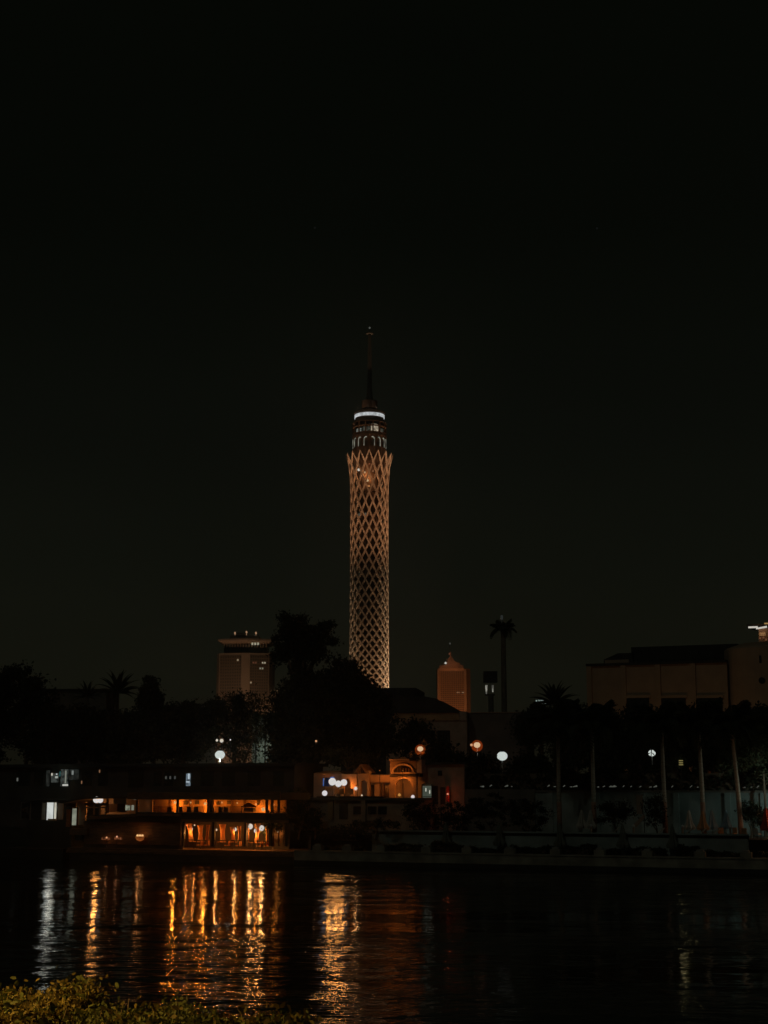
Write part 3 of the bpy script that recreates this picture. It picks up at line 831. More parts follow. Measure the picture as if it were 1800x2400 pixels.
# mast disguised as a palm, and the lit slim tower beside it
palm('tall slim mast disguised as a palm rising above all the trees', W, 1181, 262, 2.9, W.Z(1181, 1474, 262), 2.7, 12, r=.52, name='palm_mast', cat='mast', trunkm='bark', pyref=1600, seed=3)
t = thing('mast_antenna', 'short pale antenna on top of the palm shaped mast', 'antenna', W, W.hit(1176, 1466, 262))
b = MB(t); q = W.hit(1176, 1452, 262); b.tube([(q[0], 262, BASE[t.name][2]), q], .09, 6); b.build('antenna_rod', M['pale_metal'])
b = MB(t); b.tube([q, W.hit(1176, 1442, 262)], .22, 8); b.build('antenna_head', glow('antenna_glow', (.7, .8, .75), .028, 0))
def slim_tower():
    D = 420; s = D / FPX; cx = W.U(1147, D, 1620)
    Zp = lambda py: W.Z(1147, py, D)
    t = thing('sign_tower', 'slim dark tower with a box head and two lit vertical lamps', 'tower', W, (cx, D, 2.9))
    b = MB(t); b.tube([(cx + .4, D, 2.9), (cx + .4, D, Zp(1628))], [.9, .75], 10); b.build('shaft', M['dark_plaster'])
    b = MB(t); b.box(cx - 1.6, cx + 2.2, D - 1.6, D + 1.6, Zp(1600), Zp(1574)); b.build('box_head', M['roof_dark'])
    for dx in (-.9, .9):
        f = MB(t); f.tube([(cx + .3 + dx * .3, D, Zp(1600)), (cx + dx, D, Zp(1612))], .12, 6); f.build('strut', M['pale_metal'])
    for dx, y0, y1, st in ((-7 * s, 1606, 1627, .42), (8 * s, 1606, 1622, .34)):
        f = MB(t); f.prism([(cx + dx - .3, Zp(y0)), (cx + dx + .3, Zp(y0)), (cx + dx + .12, Zp(y1)), (cx + dx - .12, Zp(y1))], D - .3, D + .3); f.build('lamp_tube', lit_pane('slim_lamp%d' % y1, (1, .97, .82), st, .4, .2))
    f = MB(t); f.box(cx - 1.2, cx + 1.5, D - .5, D + .5, Zp(1630), Zp(1627)); f.build('collar', M['roof_dark'])
slim_tower()
def lit_sign():
    D = 255
    a, b_ = W.hit(1256, 1649, D), W.hit(1284, 1641, D)
    t = thing('lit_signboard', 'white glowing signboard strip under the dark fan palm', 'sign', W, ((a[0] + b_[0]) / 2, D, 2.9))
    f = MB(t); f.box(a[0], b_[0], D - .1, D + .1, a[2], b_[2]); f.build('lit_panel', lit_pane('sign_panel', (.72, .92, .84), .5, 1.6, .35))
    f = MB(t); f.tube([((a[0] + b_[0]) / 2, D + .2, 2.9), ((a[0] + b_[0]) / 2, D + .2, b_[2])], .12, 6); f.build('pole', M['dark_metal'])
    f = MB(t); f.box(a[0] - .1, b_[0] + .1, D + .1, D + .3, a[2] - .1, b_[2] + .1); f.build('frame', M['dark_metal'])
    bulb(t, ((a[0] + b_[0]) / 2, D - 1.2, a[2] + .1), 30, (.75, 1, .92), .3)
lit_sign()

# ------------------------------------------------------------------ trees
TG = 'dark trees along the far shore'
tree('tree', 'big round black-green tree at the left edge of the far shore', 225, [(40, 1615, 62, 52), (95, 1655, 40, 50), (-25, 1640, 60, 60), (60, 1700, 85, 60), (-40, 1720, 70, 70)], 55, group=TG, n=15000, clumps=360, seed=11, spread=.55)
tree('tree', 'low spreading tree filling the gap right of the leftmost tree', 215, [(150, 1705, 55, 45), (195, 1710, 55, 50), (130, 1760, 70, 35)], 160, group=TG, n=9000, clumps=200, seed=12)
palm('bushy date palm, smaller left one of the pair on the skyline', W, 205, 232, 2.9, W.Z(205, 1632, 232), 2.9, 26, fan=True, pyref=1620, seed=5, r=.3, group='palms on the left skyline', trunkm='bark')
palm('bushy date palm, larger right one of the pair on the skyline', W, 276, 228, 2.9, W.Z(276, 1622, 228), 4.1, 30, fan=True, pyref=1620, seed=6, r=.32, group='palms on the left skyline', trunkm='bark')
tree('tree', 'broad dark tree under the two skyline palms', 216, [(250, 1712, 60, 42), (300, 1712, 50, 44), (270, 1760, 80, 40)], 268, group=TG, n=9000, clumps=220, seed=13)
tree('cypress_tree', 'narrow pointed tree right of the skyline palms', 222, [(353, 1612, 16, 22), (355, 1640, 28, 28), (358, 1680, 34, 45), (350, 1730, 40, 50)], 355, group=TG, n=9000, clumps=190, seed=14, spread=.4, limbs=3)
tree('tree', 'low uneven tree left of the far angular hotel tower', 212, [(400, 1690, 36, 34), (430, 1680, 40, 32), (455, 1700, 40, 45), (420, 1745, 60, 35)], 425, group=TG, n=8000, clumps=170, seed=15)
tree('tree', 'round topped tree in front of the far angular hotel tower', 214, [(540, 1668, 50, 38), (500, 1672, 34, 30), (585, 1660, 42, 36), (560, 1710, 60, 40), (480, 1712, 36, 30)], 545, group=TG, n=9000, clumps=220, seed=16, leafm='leaf', limbs=6)
tree('tree', 'pale thin-leaved tree in the glow of the left white lamp', 207, [(478, 1735, 22, 30), (520, 1725, 40, 26), (560, 1745, 34, 30), (610, 1700, 30, 30), (575, 1775, 36, 18)], 565, group=TG, n=4200, clumps=130, seed=17, leafm='leaf_pale', size=.32, limbs=5)
tree('tree', 'tallest ragged tree between the hotel and the lattice tower', 205,
     [(686, 1482, 31, 29), (664, 1524, 20, 24), (725, 1488, 22, 20), (755, 1488, 16, 26), (742, 1527, 27, 23), (700, 1522, 34, 32), (700, 1570, 20, 34), (712, 1600, 40, 22), (644, 1546, 9, 12), (776, 1468, 9, 8), (668, 1450, 12, 8), (772, 1536, 12, 8), (650, 1500, 8, 8), (706, 1452, 10, 8), (782, 1505, 8, 9)], 705,
     group=TG, n=15000, clumps=300, seed=18, spread=.42, size=.42, dense=False, limbs=8, trunk_r=.5)
tree('tree', 'wide black tree below the tallest ragged one', 203, [(705, 1640, 60, 42), (760, 1620, 50, 44), (720, 1700, 85, 50), (670, 1690, 40, 70), (700, 1760, 70, 35)], 715, group=TG, n=15000, clumps=330, seed=19)
tree('tree', 'sloping dark tree covering the foot of the lattice tower', 206, [(808, 1575, 34, 30), (790, 1615, 44, 42), (845, 1615, 36, 36), (880, 1650, 36, 32), (820, 1670, 70, 50), (912, 1690, 20, 46), (800, 1740, 70, 50), (870, 1740, 60, 46)], 830,
     group=TG, n=17000, clumps=360, seed=20, spread=.5)
tree('tree', 'low sparse tree with pale stems above the villa terrace', 190, [(800, 1770, 30, 14), (835, 1775, 26, 14), (860, 1778, 26, 12)], 812, group=TG, n=1500, clumps=60, seed=21, leafm='leaf_pale', size=.3, limbs=6, zb=6, trunk_r=.16)
tree('tree', 'thin dark tree in front of the curved-roof hall', 200, [(975, 1710, 26, 20), (1000, 1735, 24, 20), (955, 1740, 26, 26)], 972, group=TG, n=1500, clumps=60, seed=22)
tree('tree', 'dark rounded tree behind the villa roof, right of the orange lamp', 186, [(1012, 1776, 40, 20), (1045, 1790, 36, 18), (1030, 1765, 20, 16)], 1030, group=TG, n=4500, clumps=110, seed=23, zb=5)
tree('tree', 'black tree mass under the palm shaped mast', 185, [(1120, 1806, 36, 26), (1075, 1812, 36, 28), (1160, 1838, 36, 22), (1246, 1808, 40, 36)], 1130, group=TG, n=9000, clumps=220, seed=24, zb=4)
tree('tree', 'dark tree between the palm shaped mast and the signboard', 230, [(1265, 1700, 44, 34), (1310, 1696, 50, 34), (1240, 1712, 30, 36)], 1270, group=TG, n=9000, clumps=200, seed=25)
for k, (px, py, rx) in enumerate(((1350, 1690, 55), (1430, 1705, 60), (1500, 1690, 60), (1575, 1700, 62), (1650, 1690, 60), (1720, 1705, 60), (1790, 1690, 60))):
    lab = ['left end of the hall', 'first pilaster of the hall', 'stepped roof of the hall', 'middle of the hall', 'right half of the hall', 'joint of hall and round tower', 'round end tower'][k]
    tree('tree', 'dark bushy tree hiding the wall below the ' + lab, 215, [(px, py, rx * .7, 34), (px + 25, py + 25, rx * .6, 34), (px - 25, py + 35, rx * .6, 34), (px, py + 75, rx * .9, 32)], px, group='trees in front of the long hall', n=8000, clumps=190, seed=40 + k)

# ------------------------------------------------------------------ lamps
def globe_lamp(label, px, py, D, rad, col, power, zb=2.9, group='white globe street lamps', em=.66, sq=.85, post=True, size=.35):
    c = W.hit(px, py, D)
    t = thing('street_lamp', label, 'street lamp', W, (c[0], D, zb), group)
    p = MB(t); p.tube([(c[0], D, zb), (c[0], D, zb + .6), (c[0], D, c[2] - rad * .7)], [.13, .07, .06], 8); p.build('post', M['pale_metal'])
    g = MB(t); g.ball((c[0], D, c[2]), rad, 18, 12, sq); g.build('globe', glow('globe_%d' % px, col, em, 0), smooth=True)
    k = MB(t); k.lathe(c[0], D, [(rad * .45, c[2] + rad * sq * .93), (rad * .5, c[2] + rad * sq + .03), (rad * .1, c[2] + rad * sq + .16)], 12); k.build('cap', M['dark_metal'])
    if px == 515.5: bulb(t, (c[0], D, c[2] - rad * sq - .18), power, col, .14)
    else: spot(t, (c[0], D + rad + .3, c[2] - .1), (c[0] - .5, D + 9, c[2] - 1.2), power, col, R(168), .4, .2)      # shaded on the river side
    return t
WHT = (.88, .97, .92); ORG = (1, .34, .08)
globe_lamp('large white globe lamp left, shining among the trees', 515.5, 1769, 186, .62, WHT, 330)
globe_lamp('large white globe lamp beside the orange one, centre right', 1177, 1772, 196, .69, WHT, 150)
globe_lamp('smaller white lamp on a bright post among the right palms', 1528, 1765, 190, .47, WHT, 110)
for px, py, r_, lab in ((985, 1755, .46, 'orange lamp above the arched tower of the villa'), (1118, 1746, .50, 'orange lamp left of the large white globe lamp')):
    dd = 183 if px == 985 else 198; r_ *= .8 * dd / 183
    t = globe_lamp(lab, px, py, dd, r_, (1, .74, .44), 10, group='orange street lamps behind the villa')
    g = MB(t); g.ball((BASE[t.name][0], dd, W.Z(px, py, dd) - .12), r_ * 1.75, 18, 12); g.build('halo_shell', glow('halo_shell', (1, .13, .012), .085, .93), smooth=True)  # dim glowing shell added round the lamp to imitate its halo
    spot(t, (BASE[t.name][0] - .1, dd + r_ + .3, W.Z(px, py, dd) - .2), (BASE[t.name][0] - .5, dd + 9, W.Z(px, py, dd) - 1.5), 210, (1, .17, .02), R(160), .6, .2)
for px, py, r_, lab in ((508.5, 1735, .16, 'small pale lamp, left of the two above the large left globe'), (519.5, 1736, .24, 'small pale lamp, right of the two above the large left globe'), (540, 1734, .1, 'tiny pale lamp furthest right above the large left globe'),
                        (741, 1737, .14, 'tiny orange lamp alone in the black tree below the tallest one'), (1105, 1746, .17, 'little orange lamp touching the left side of a larger one'), (1137, 1783, .13, 'tiny orange lamp between two street lamps')):
    oc = (1, .5, .25) if 'orange' in lab else (1, .92, .75)
    c = W.hit(px, py, 196)
    t = thing('small_lamp', lab, 'lamp', W, (c[0], 196, 2.9), 'small lamps among the trees')
    p = MB(t); p.tube([(c[0], 196, 2.9), (c[0], 196, c[2] - .1)], .05, 6); p.build('post', M['dark_metal'])
    g = MB(t); g.ball(c, r_, 10, 8); g.build('globe', glow('small_%d' % px, oc, .6 if px != 1137 else .3, 0), smooth=True)
    bulb(t, (c[0], c[1], c[2] - r_ - .12), 8, oc, .08)
# small glowing specks in the sky
for px, py, lab in ((738, 534, 'very faint speck high in the sky, left of the mast tip'), (1399, 535, 'very faint speck high in the sky, right of the mast tip')):
    c = W.hit(px, py, 4000); s = MB(base=c); s.ball(c, 3.2, 8, 6)
    tag(s.build('speck', glow('speck_glow', (.8, .85, .8), .007, 0), fr=W), lab, 'speck', 'faint specks')

# ------------------------------------------------------------------ bank frame shorthands
H = BK.hit
def bx(mb, x0, y0, x1, y1, v, th, vr=None):
    """box whose front face covers photo rectangle x0..x1, y0 (top)..y1 (bottom) on the bank-parallel plane v"""
    pm = (x0 + x1) / 2
    mb.box(BK.U(x0, v, (y0 + y1) / 2), BK.U(x1, v, (y0 + y1) / 2), v, v + th, BK.Z(pm, y1, v), BK.Z(pm, y0, v)); return mb
def part(t, name, m, x0, y0, x1, y1, v, th):
    return bx(MB(t), x0, y0, x1, y1, v, th).build(name, m if not isinstance(m, str) else M[m])

# ------------------------------------------------------------------ quay, walls
QU0 = -9.9
t = thing('quay_wall', 'low stone quay wall with short pillars along the river', 'wall', BK, (10, 0, 0))
b = MB(t); b.box(QU0, 160, 0, .9, -1.5, .45); b.build('wet_base', M['wet_stone'])
b = MB(t); b.box(QU0, 160, .03, .9, .45, 1.32); b.build('wall', M['stone'])
b = MB(t); b.box(QU0, 160, -.06, .8, 1.32, 1.46); b.build('coping', M['stone'])
for k, px in enumerate((745, 815, 893, 1000, 1095, 1194, 1302, 1405, 1517, 1640, 1748)):
    uu = BK.U(px, .3, 1990)
    q = MB(t); q.box(uu - .5, uu + .5, .02, .8, 1.462, 1.95); q.build('pillar', M['stone'])
    q = MB(t); q.box(uu - .3, uu + .3, .12, .7, 1.952, 2.12); q.build('pillar_cap', M['concrete'])
t = thing('retaining_wall', 'grey retaining wall with pale coping below the pool terrace', 'wall', BK, (20, 4.2, 1.2))
b = MB(t); b.box(-3, 35.2, 4.2, 4.6, 1.2, 3.0); b.build('wall', M['wall_grey'])
b = MB(t); b.box(-3, 35.2, 3.95, 4.75, 3.3, 3.44); b.build('coping', M['wall_grey'])
b = MB(t); b.box(-3, 35.2, 4.35, 4.6, 3.0, 3.3); b.build('shade_strip', M['dark_plaster'])  # dark strip under the coping, its shade put into the colour
t = thing('garden_wall', 'dim grey garden wall behind the pool terrace palms', 'wall', BK, (30, 16, 2.9))
b = MB(t); b.box(BK.U(1255, 16), BK.U(1830, 16), 16, 16.5, 2.9, 7.25); b.build('wall', M['wall_grey'])
b = MB(t); b.box(BK.U(1253, 16), BK.U(1832, 16), 15.85, 16.65, 7.25, 7.45); b.build('coping', M['dark_plaster'])
for px in (1290, 1400, 1510, 1585, 1706, 1790):
    q = MB(t); uu = BK.U(px, 16); q.box(uu - .3, uu + .3, 15.75, 16.1, 2.9, 7.2); q.build('pier', M['wall_grey'])
t = thing('garden_wall', 'dark garden wall between the villa and the palms', 'wall', BK, (12, 16, 2.9))
b = MB(t); b.box(BK.U(1090, 15.8), BK.U(1253, 15.8), 15.8, 16.3, 2.9, 7.55); b.build('wall', M['dark_plaster'])

def hedge(label, u0, u1, v0, v1, z0, z1, n, seed, m='leaf_dark', size=.22, name='hedge', cat='hedge', group=None, wave=1.0):
    c = ((u0 + u1) / 2, (v0 + v1) / 2, z0)
    root = thing(name, label, cat, BK, c, group)
    rng = np.random.default_rng(seed)
    p = rng.uniform(-1, 1, (n, 3)); 
    ax = rng.integers(0, 3, n); sg = rng.choice([-1, 1], n); dep = 1 - rng.uniform(0, .3, n)
    for i in range(3): p[ax == i, i] = (sg * dep)[ax == i]
    uu = p[:, 0] * (u1 - u0) / 2
    zz = (p[:, 2] + 1) / 2 * (z1 - z0) * (1 + wave * (.16 * np.sin(uu * 1.3 + seed) + .10 * np.sin(uu * 3.7 + seed * 2))) 
    P = np.stack([uu, p[:, 1] * (v1 - v0) / 2, zz], 1) + rng.normal(size=(n, 3)) * .07
    me = leaf_mesh('foliage', P, size, M[m], seed=seed)
    o = bpy.data.objects.new('foliage', me); COL.objects.link(o); o.parent = root
    b = MB(root); b.box(u0 + .25, u1 - .25, v0 + .25, v1 - .25, z0, z0 + (z1 - z0) * (.72 if wave == 1 else .99)); b.build('stems', M['bark'])  # core box; the tall hedge's is filled nearly solid to block lamp reflections
    return root
hedge('tall clipped hedge above the garden wall behind the palms', BK.U(1085, 18), BK.U(1840, 18), 17, 20, 2.9, 9.3, 46000, 60, size=.42, wave=.45)
HG = 'low hedges behind the quay pillars'
segs = [(760, 845, 'low hedge on the quay below the villa windows'), (905, 1010, 'low hedge left of the first long quay gap'), (1015, 1085, 'short hedge under the first closed parasol'),
        (1100, 1180, 'dark low hedge left of the second quay parasol'), (1200, 1295, 'low hedge between the second and third quay parasols'), (1315, 1395, 'low hedge just right of the third quay parasol'),
        (1415, 1450, 'small hedge left of the fourth quay parasol'), (1470, 1560, 'rounded hedge right of the fourth quay parasol'), (1590, 1635, 'small hedge right of the pale quay parasol'), (1655, 1745, 'wide rounded hedge near the right end of the quay'), (1755, 1815, 'hedge at the right end of the quay')]
for k, (x0, x1, lab) in enumerate(segs):
    hedge(lab, BK.U(x0, 2, 1985), BK.U(x1, 2, 1985), 1.3, 2.9, 1.25, 1.80 + .2 * (k % 3), 2600, 70 + k, group=HG, size=.2)

# ------------------------------------------------------------------ parasols, chairs, loungers
def parasol(label, px, v, z0, h, m, group, r=.34, name='closed_parasol', py=1950):
    u = BK.U(px, v, py)
    t = thing(name, label, 'parasol', BK, (u, v, z0), group)
    p = MB(t); p.tube([(u, v, z0), (u, v, z0 + h)], .035, 8); p.build('pole', M['metal'])
    q = MB(t); q.box(u - .3, u + .3, v - .3, v + .3, z0, z0 + .1); q.build('base', M['concrete'])
    c = MB(t); N = 16; prof = [(.07, 1.0), (.16, .9), (.22, .75), (.29, .55), (r, .36), (r * .86, .27)]
    vs = []; fs = []
    for rr, k in prof:
        for i in range(N):
            a = 2 * PI * i / N; f = rr * (1 + (.28 if i % 2 else -.22) * min(1, (1 - k) * 2.2))
            vs.append((u + f * math.cos(a), v + f * math.sin(a), z0 + h * k))
    for j in range(len(prof) - 1):
        for i in range(N): fs.append((j * N + i, j * N + (i + 1) % N, (j + 1) * N + (i + 1) % N, (j + 1) * N + i))
    c.add(vs, fs); c.build('canopy', M[m])
    k = MB(t); k.ball((u, v, z0 + h), .06, 8, 6); k.build('finial', M['metal'])
    return t
PG = 'closed parasols on the quay'
for px, lab, m in ((1045, 'dark closed parasol at the left end of the quay terrace', 'fabric_dark'), (1170, 'closed parasol on the quay, straight below the large right globe lamp', 'fabric_dark'),
                   (1312, 'closed parasol on the quay in line with the first lit palm trunk', 'fabric_dark'), (1459, 'closed parasol on the quay under the leaning sunbed', 'fabric_dark'), (1576, 'palest closed parasol on the quay, its foot showing', 'fabric_dark')):
    parasol(lab, px, 3.3, 1.25, 3.05, m, PG, r=.52)
PG2 = 'closed parasols on the pool terrace'
TZ0 = 3.0
for px, v, lab, m, h in ((1364, 9, 'closed cream parasol, left of two beside the second lit palm', 'fabric', 2.55), (1385, 8.5, 'closed cream parasol touching the second lit palm trunk', 'fabric', 2.55),
                         (1616, 8, 'closed olive parasol left of the orange-lit one', 'fabric', 2.55), (1648, 6.6, 'closed parasol glowing orange below the fourth palm trunk', 'fabric_orange_lit', 2.55),
                         (1670, 9.5, 'closed bluish parasol right of the orange-lit one', 'fabric_blue', 2.55), (1703, 12, 'closed bluish parasol against the grey garden wall', 'fabric_blue', 2.55)):
    parasol(lab, px, v, TZ0, h, m, PG2, r=.5)
parasol('closed red parasol at the right edge of the terrace', 1797, 4.9, TZ0, 2.9, 'fabric_red', PG2, r=.5)

def chair(label, u, v, z0, rot, m, group, name='terrace_chair'):
    t = thing(name, label, 'chair', BK, (u, v, z0), group, rot)
    B = (0, 0, 0)
    q = MB(base=B); q.box(-.27, .27, -.27, .27, .38, .46); q.build('seat', M[m], t)
    q = MB(base=B); q.prism([(-.27, .46), (.27, .46), (.25, .98), (-.25, .98)], .22, .29); q.build('backrest', M[m], t)
    for sx in (-1, 1):
        for sy in (-1, 1):
            q = MB(base=B); q.tube([(sx * .24, sy * .24, 0), (sx * .24, sy * .24, .38)], .022, 6); q.build('leg', M['dark_wood'], t)
    return t
CG = 'cushioned chairs on the pool terrace'
chair('orange-lit cushioned chair, left of three near the right edge', BK.U(1690, 5.6, 1940), 5.6, TZ0, .3, 'fabric_orange_lit', CG)
chair('cushioned chair with a low back in the middle of three', BK.U(1718, 6.4, 1938), 6.4, TZ0, -.5, 'fabric_orange_lit', CG)
chair('square-backed orange-lit chair, right of three near the edge', BK.U(1744, 5.4, 1940), 5.4, TZ0, PI, 'fabric_orange_lit', CG)
chair('pale chair beside the red parasol', BK.U(1774, 5.6, 1940), 5.6, TZ0, PI - .5, 'fabric', CG)
def lounger(label, u, v, z0, rot, group):
    t = thing('sun_lounger', label, 'sun lounger', BK, (u, v, z0), group, rot)
    q = MB(base=(0, 0, 0)); q.box(-1.0, .3, -.3, .3, .28, .38); q.build('seat', M['fabric'], t)
    q = MB(base=(0, 0, 0)); q.prism([(.3, .28), (.95, .85), (.9, .93), (.25, .38)], -.3, .3); q.build('backrest', M['fabric'], t)
    for sx in (-.9, .25):
        for sy in (-.26, .26):
            q = MB(base=(0, 0, 0)); q.tube([(sx, sy, 0), (sx, sy, .28)], .03, 6); q.build('leg', M['dark_wood'], t)
for k, (px, v, r_, lab) in enumerate(((1632, 5.6, .1, 'sun lounger in front of the orange-lit parasol'), (1665, 5.5, .2, 'sun lounger left of the three cushioned chairs'), (1600, 6, 0, 'sun lounger below the olive closed parasol'),
                                      (1535, 6, .3, 'sun lounger right of the brick post'), (1430, 7, .1, 'sun lounger left of the brick post'))):
    lounger(lab, BK.U(px, v, 1940), v, TZ0, r_, 'sun loungers on the pool terrace')
t = thing('brick_post', 'short square post standing on the pool terrace by the leaning board', 'post', BK, (BK.U(1498, 8, 1900), 8, TZ0))
part(t, 'shaft', 'stucco', 1492, 1864, 1505, 1908, 8, .5); part(t, 'cap', 'concrete', 1490, 1860, 1507, 1864, 7.95, .6)
h0 = H(1484, 1934, 6.5); h1 = H(1508, 1908, 6.5)
t = thing('leaning_board', 'pale board leaning diagonally below the square post', 'board', BK, (h0[0], 6.5, TZ0))
b = MB(t); b.prism([(h0[0], h0[2]), (h0[0] + .25, h0[2] - .2), (h1[0] + .1, h1[2] - .3), (h1[0], h1[2])], 6.5, 6.9); b.build('board_face', M['stucco']);
b = MB(t); b.tube([(h1[0], 6.8, TZ0), (h1[0], 6.8, h1[2] - .2)], .04, 6); b.build('strut', M['dark_wood'])
# rail posts with pale tops
for k, (px, lab) in enumerate(((1485, 'short bollard under the left end of the leaning board'), (1712, 'short bollard in front of the low-backed chair'), (1386, 'short bollard below the second lit palm'), (1600, 'short bollard near the olive parasol'))):
    u = BK.U(px, 4.5, 1950); t = thing('bollard', lab, 'bollard', BK, (u, 4.5, 3.44), 'bollards on the terrace coping')
    q = MB(t); q.tube([(u, 4.5, 3.44), (u, 4.5, 4.0)], .10, 8); q.build('post', M['stucco'])
    q = MB(t); q.ball((u, 4.5, 4.1), .14, 10, 8); q.build('head', M['pale_metal'])

# five palms with pale trunks
PT = 'palms with pale lit trunks on the pool terrace'
for k, (px, v, lean, lab) in enumerate(((1311, 10, 0, 'pale-trunked palm furthest left, right of the dark mast'), (1392, 10, 0, 'pale-trunked palm second from the left'), (1558, 10, -.05, 'pale-trunked palm right of the smaller white lamp'),
                                       (1648, 10, -.12, 'pale-trunked palm rising behind the orange-lit parasol'), (1735, 10, -.5, 'leaning pale-trunked palm nearest the right edge'))):
    palm(lab, BK, px, v, TZ0, BK.Z(px, 1700, v), 3.6, 20, group=PT, r=.215, lean=lean * 1.2, base_to=BK.Z(px, 1880, v), seed=20 + k, pyref=1900, bulge=.08)
palm('dark fan palm standing above the white signboard', W, 1300, 236, 2.9, W.Z(1300, 1648, 236), 4.6, 26, fan=True, r=.35, pyref=1640, seed=31, trunkm='bark')
tree('tree', 'hanging-leaved tree lit brown at the right edge', 152, [(1700, 1790, 22, 26), (1740, 1770, 20, 40), (1775, 1750, 20, 50), (1795, 1790, 20, 40)], 1790, group='trees at the right end of the terrace', leafm='leaf_pale', n=5200, clumps=110, seed=50, size=.3, spread=.4, trunk_r=.12, limbs=0)
tree('shrub', 'small yellow-green shrub right of the smaller white lamp', 158, [(1590, 1780, 14, 12), (1575, 1790, 12, 8)], 1588, cat='shrub', group='garden shrubs lit by the lamp', leafm='leaf_pale', n=420, clumps=22, seed=51, size=.34, spread=.25, zb=7.4, trunk_r=.06, limbs=3)
q = W.hit(1596, 1789, 155); t = thing('garden_light', 'small yellow garden light glowing in the shrub', 'garden light', W, (q[0], 155, 7.4))
b = MB(t); b.tube([(q[0], 155, 7.4), (q[0], 155, q[2])], .04, 6); b.build('post', M['dark_metal'])
for dz in (-.2, 0.0, .22):
    b = MB(t); b.lathe(q[0], 155, [(.16, q[2] + dz), (.26, q[2] + dz + .05), (.16, q[2] + dz + .1)], 12); b.build('louvre_ring', glow('louvre', (.85, .7, .25), .22, 0))
bulb(t, (q[0] - .5, 154.2, q[2] + .3), 3, (1, .85, .4), .1)

# little wall-top lights over the garden wall
wl = glow('wall_light_glow', (.78, .85, .7), .08, 0)
rng = random.Random(4)
xs = [1128, 1132, 1150, 1188, 1200, 1285, 1300, 1322, 1338, 1348, 1402, 1415, 1430, 1436, 1443, 1462, 1480, 1501, 1524, 1537, 1576, 1620, 1636, 1745, 1762, 1776]
for k, px in enumerate(xs):
    yy = 1841 + (px - 1128) * .004
    q = H(px, yy, 16.2); big = px in (1132, 1188, 1436, 1537, 1348)
    sz = .26 if big else .12
    zones = ((1240, 'left of the first lit palm, over the dark wall'), (1312, 'just left of the first lit palm trunk'), (1393, 'between the first and second lit palm trunks'), (1500, 'between the second palm and the smaller white lamp'),
             (1558, 'between the smaller white lamp and the third palm'), (1648, 'between the third and fourth lit palm trunks'), (1900, 'right of the leaning palm trunk'))
    zi = [i for i, z_ in enumerate(zones) if px < z_[0]][0]; lo_ = zones[zi - 1][0] if zi else 0
    mates = [x for x in xs if lo_ <= x < zones[zi][0]]
    labs = ['first', 'second', 'third', 'fourth', 'fifth', 'sixth', 'seventh'][mates.index(px)] + ' wall-top light ' + zones[zi][1]
    t = thing('wall_light', labs, 'wall light', BK, (q[0], 16.2, 7.45), 'tiny pale wall-top lights in the hedge')
    b = MB(t); b.tube([(q[0] - sz, 16.2, q[2] - .1), (q[0] + sz * rng.uniform(.2, 1.2), 16.2, q[2] - .1 + rng.uniform(-.02, .2))], [.03, (.14 if big else .06) * rng.uniform(.6, 1.2)], 6); b.build('light_head', wl)
    b = MB(t); b.box(q[0] - .04, q[0] + .04, 16.2, 16.28, 7.45, q[2] - .14); b.build('stem', M['dark_metal'])
# lamp beyond the right edge of the frame that lights the terrace
def edge_lamp(label, u, v, z0, h, power, col, rad=.2):
    t = thing('street_lamp', label, 'street lamp', BK, (u, v, z0), 'lamps just outside the picture')
    p = MB(t); p.tube([(u, v, z0), (u, v, z0 + h)], [.1, .06], 8); p.build('post', M['dark_metal'])
    g = MB(t); g.ball((u, v, z0 + h + .2), .25, 14, 10); g.build('globe', glow('edge_%s' % label[:6], col, .6, .7), smooth=True)
    if 'cool' in label: spot(t, (u, v + .3, z0 + h + .2), (u - 9, v + 6, z0 + 1.5), power, col, R(150), .6, rad)
    else: bulb(t, (u, v, z0 + h - .2), power, col, rad)
edge_lamp('warm lamp past the right end of the pool terrace', BK.U(1850, 5, 1940), 5.5, TZ0, 2.4, 150, (1, .50, .25))
edge_lamp('cool lamp past the right end of the garden wall', BK.U(1860, 11, 1900), 11, TZ0, 4.4, 210, (.7, 1, .95))

# ------------------------------------------------------------------ villa restaurant
V0 = 12.0
def arch_panel(mb, x0, x1, ytop, ybot, ox0, ox1, yspring, yapex, v, th):
    """wall panel with an arched opening, given in photo pixels on plane v"""
    pm = (x0 + x1) / 2
    U_ = lambda x: BK.U(x, v, (ytop + ybot) / 2); Z_ = lambda y: BK.Z(pm, y, v)
    mb.box(U_(x0), U_(ox0), v, v + th, Z_(ybot), Z_(ytop)); mb.box(U_(ox1), U_(x1), v, v + th, Z_(ybot), Z_(ytop))
    n = 12; c = (ox0 + ox1) / 2; r = (ox1 - ox0) / 2
    for i in range(n):
        xa, xb = c - r * math.cos(PI * i / n), c - r * math.cos(PI * (i + 1) / n)
        ya, yb = yspring - (yspring - yapex) * math.sin(PI * i / n), yspring - (yspring - yapex) * math.sin(PI * (i + 1) / n)
        mb.prism([(U_(xa), Z_(ya)), (U_(xb), Z_(yb)), (U_(xb), Z_(ytop)), (U_(xa), Z_(ytop))], v, v + th)
    return mb
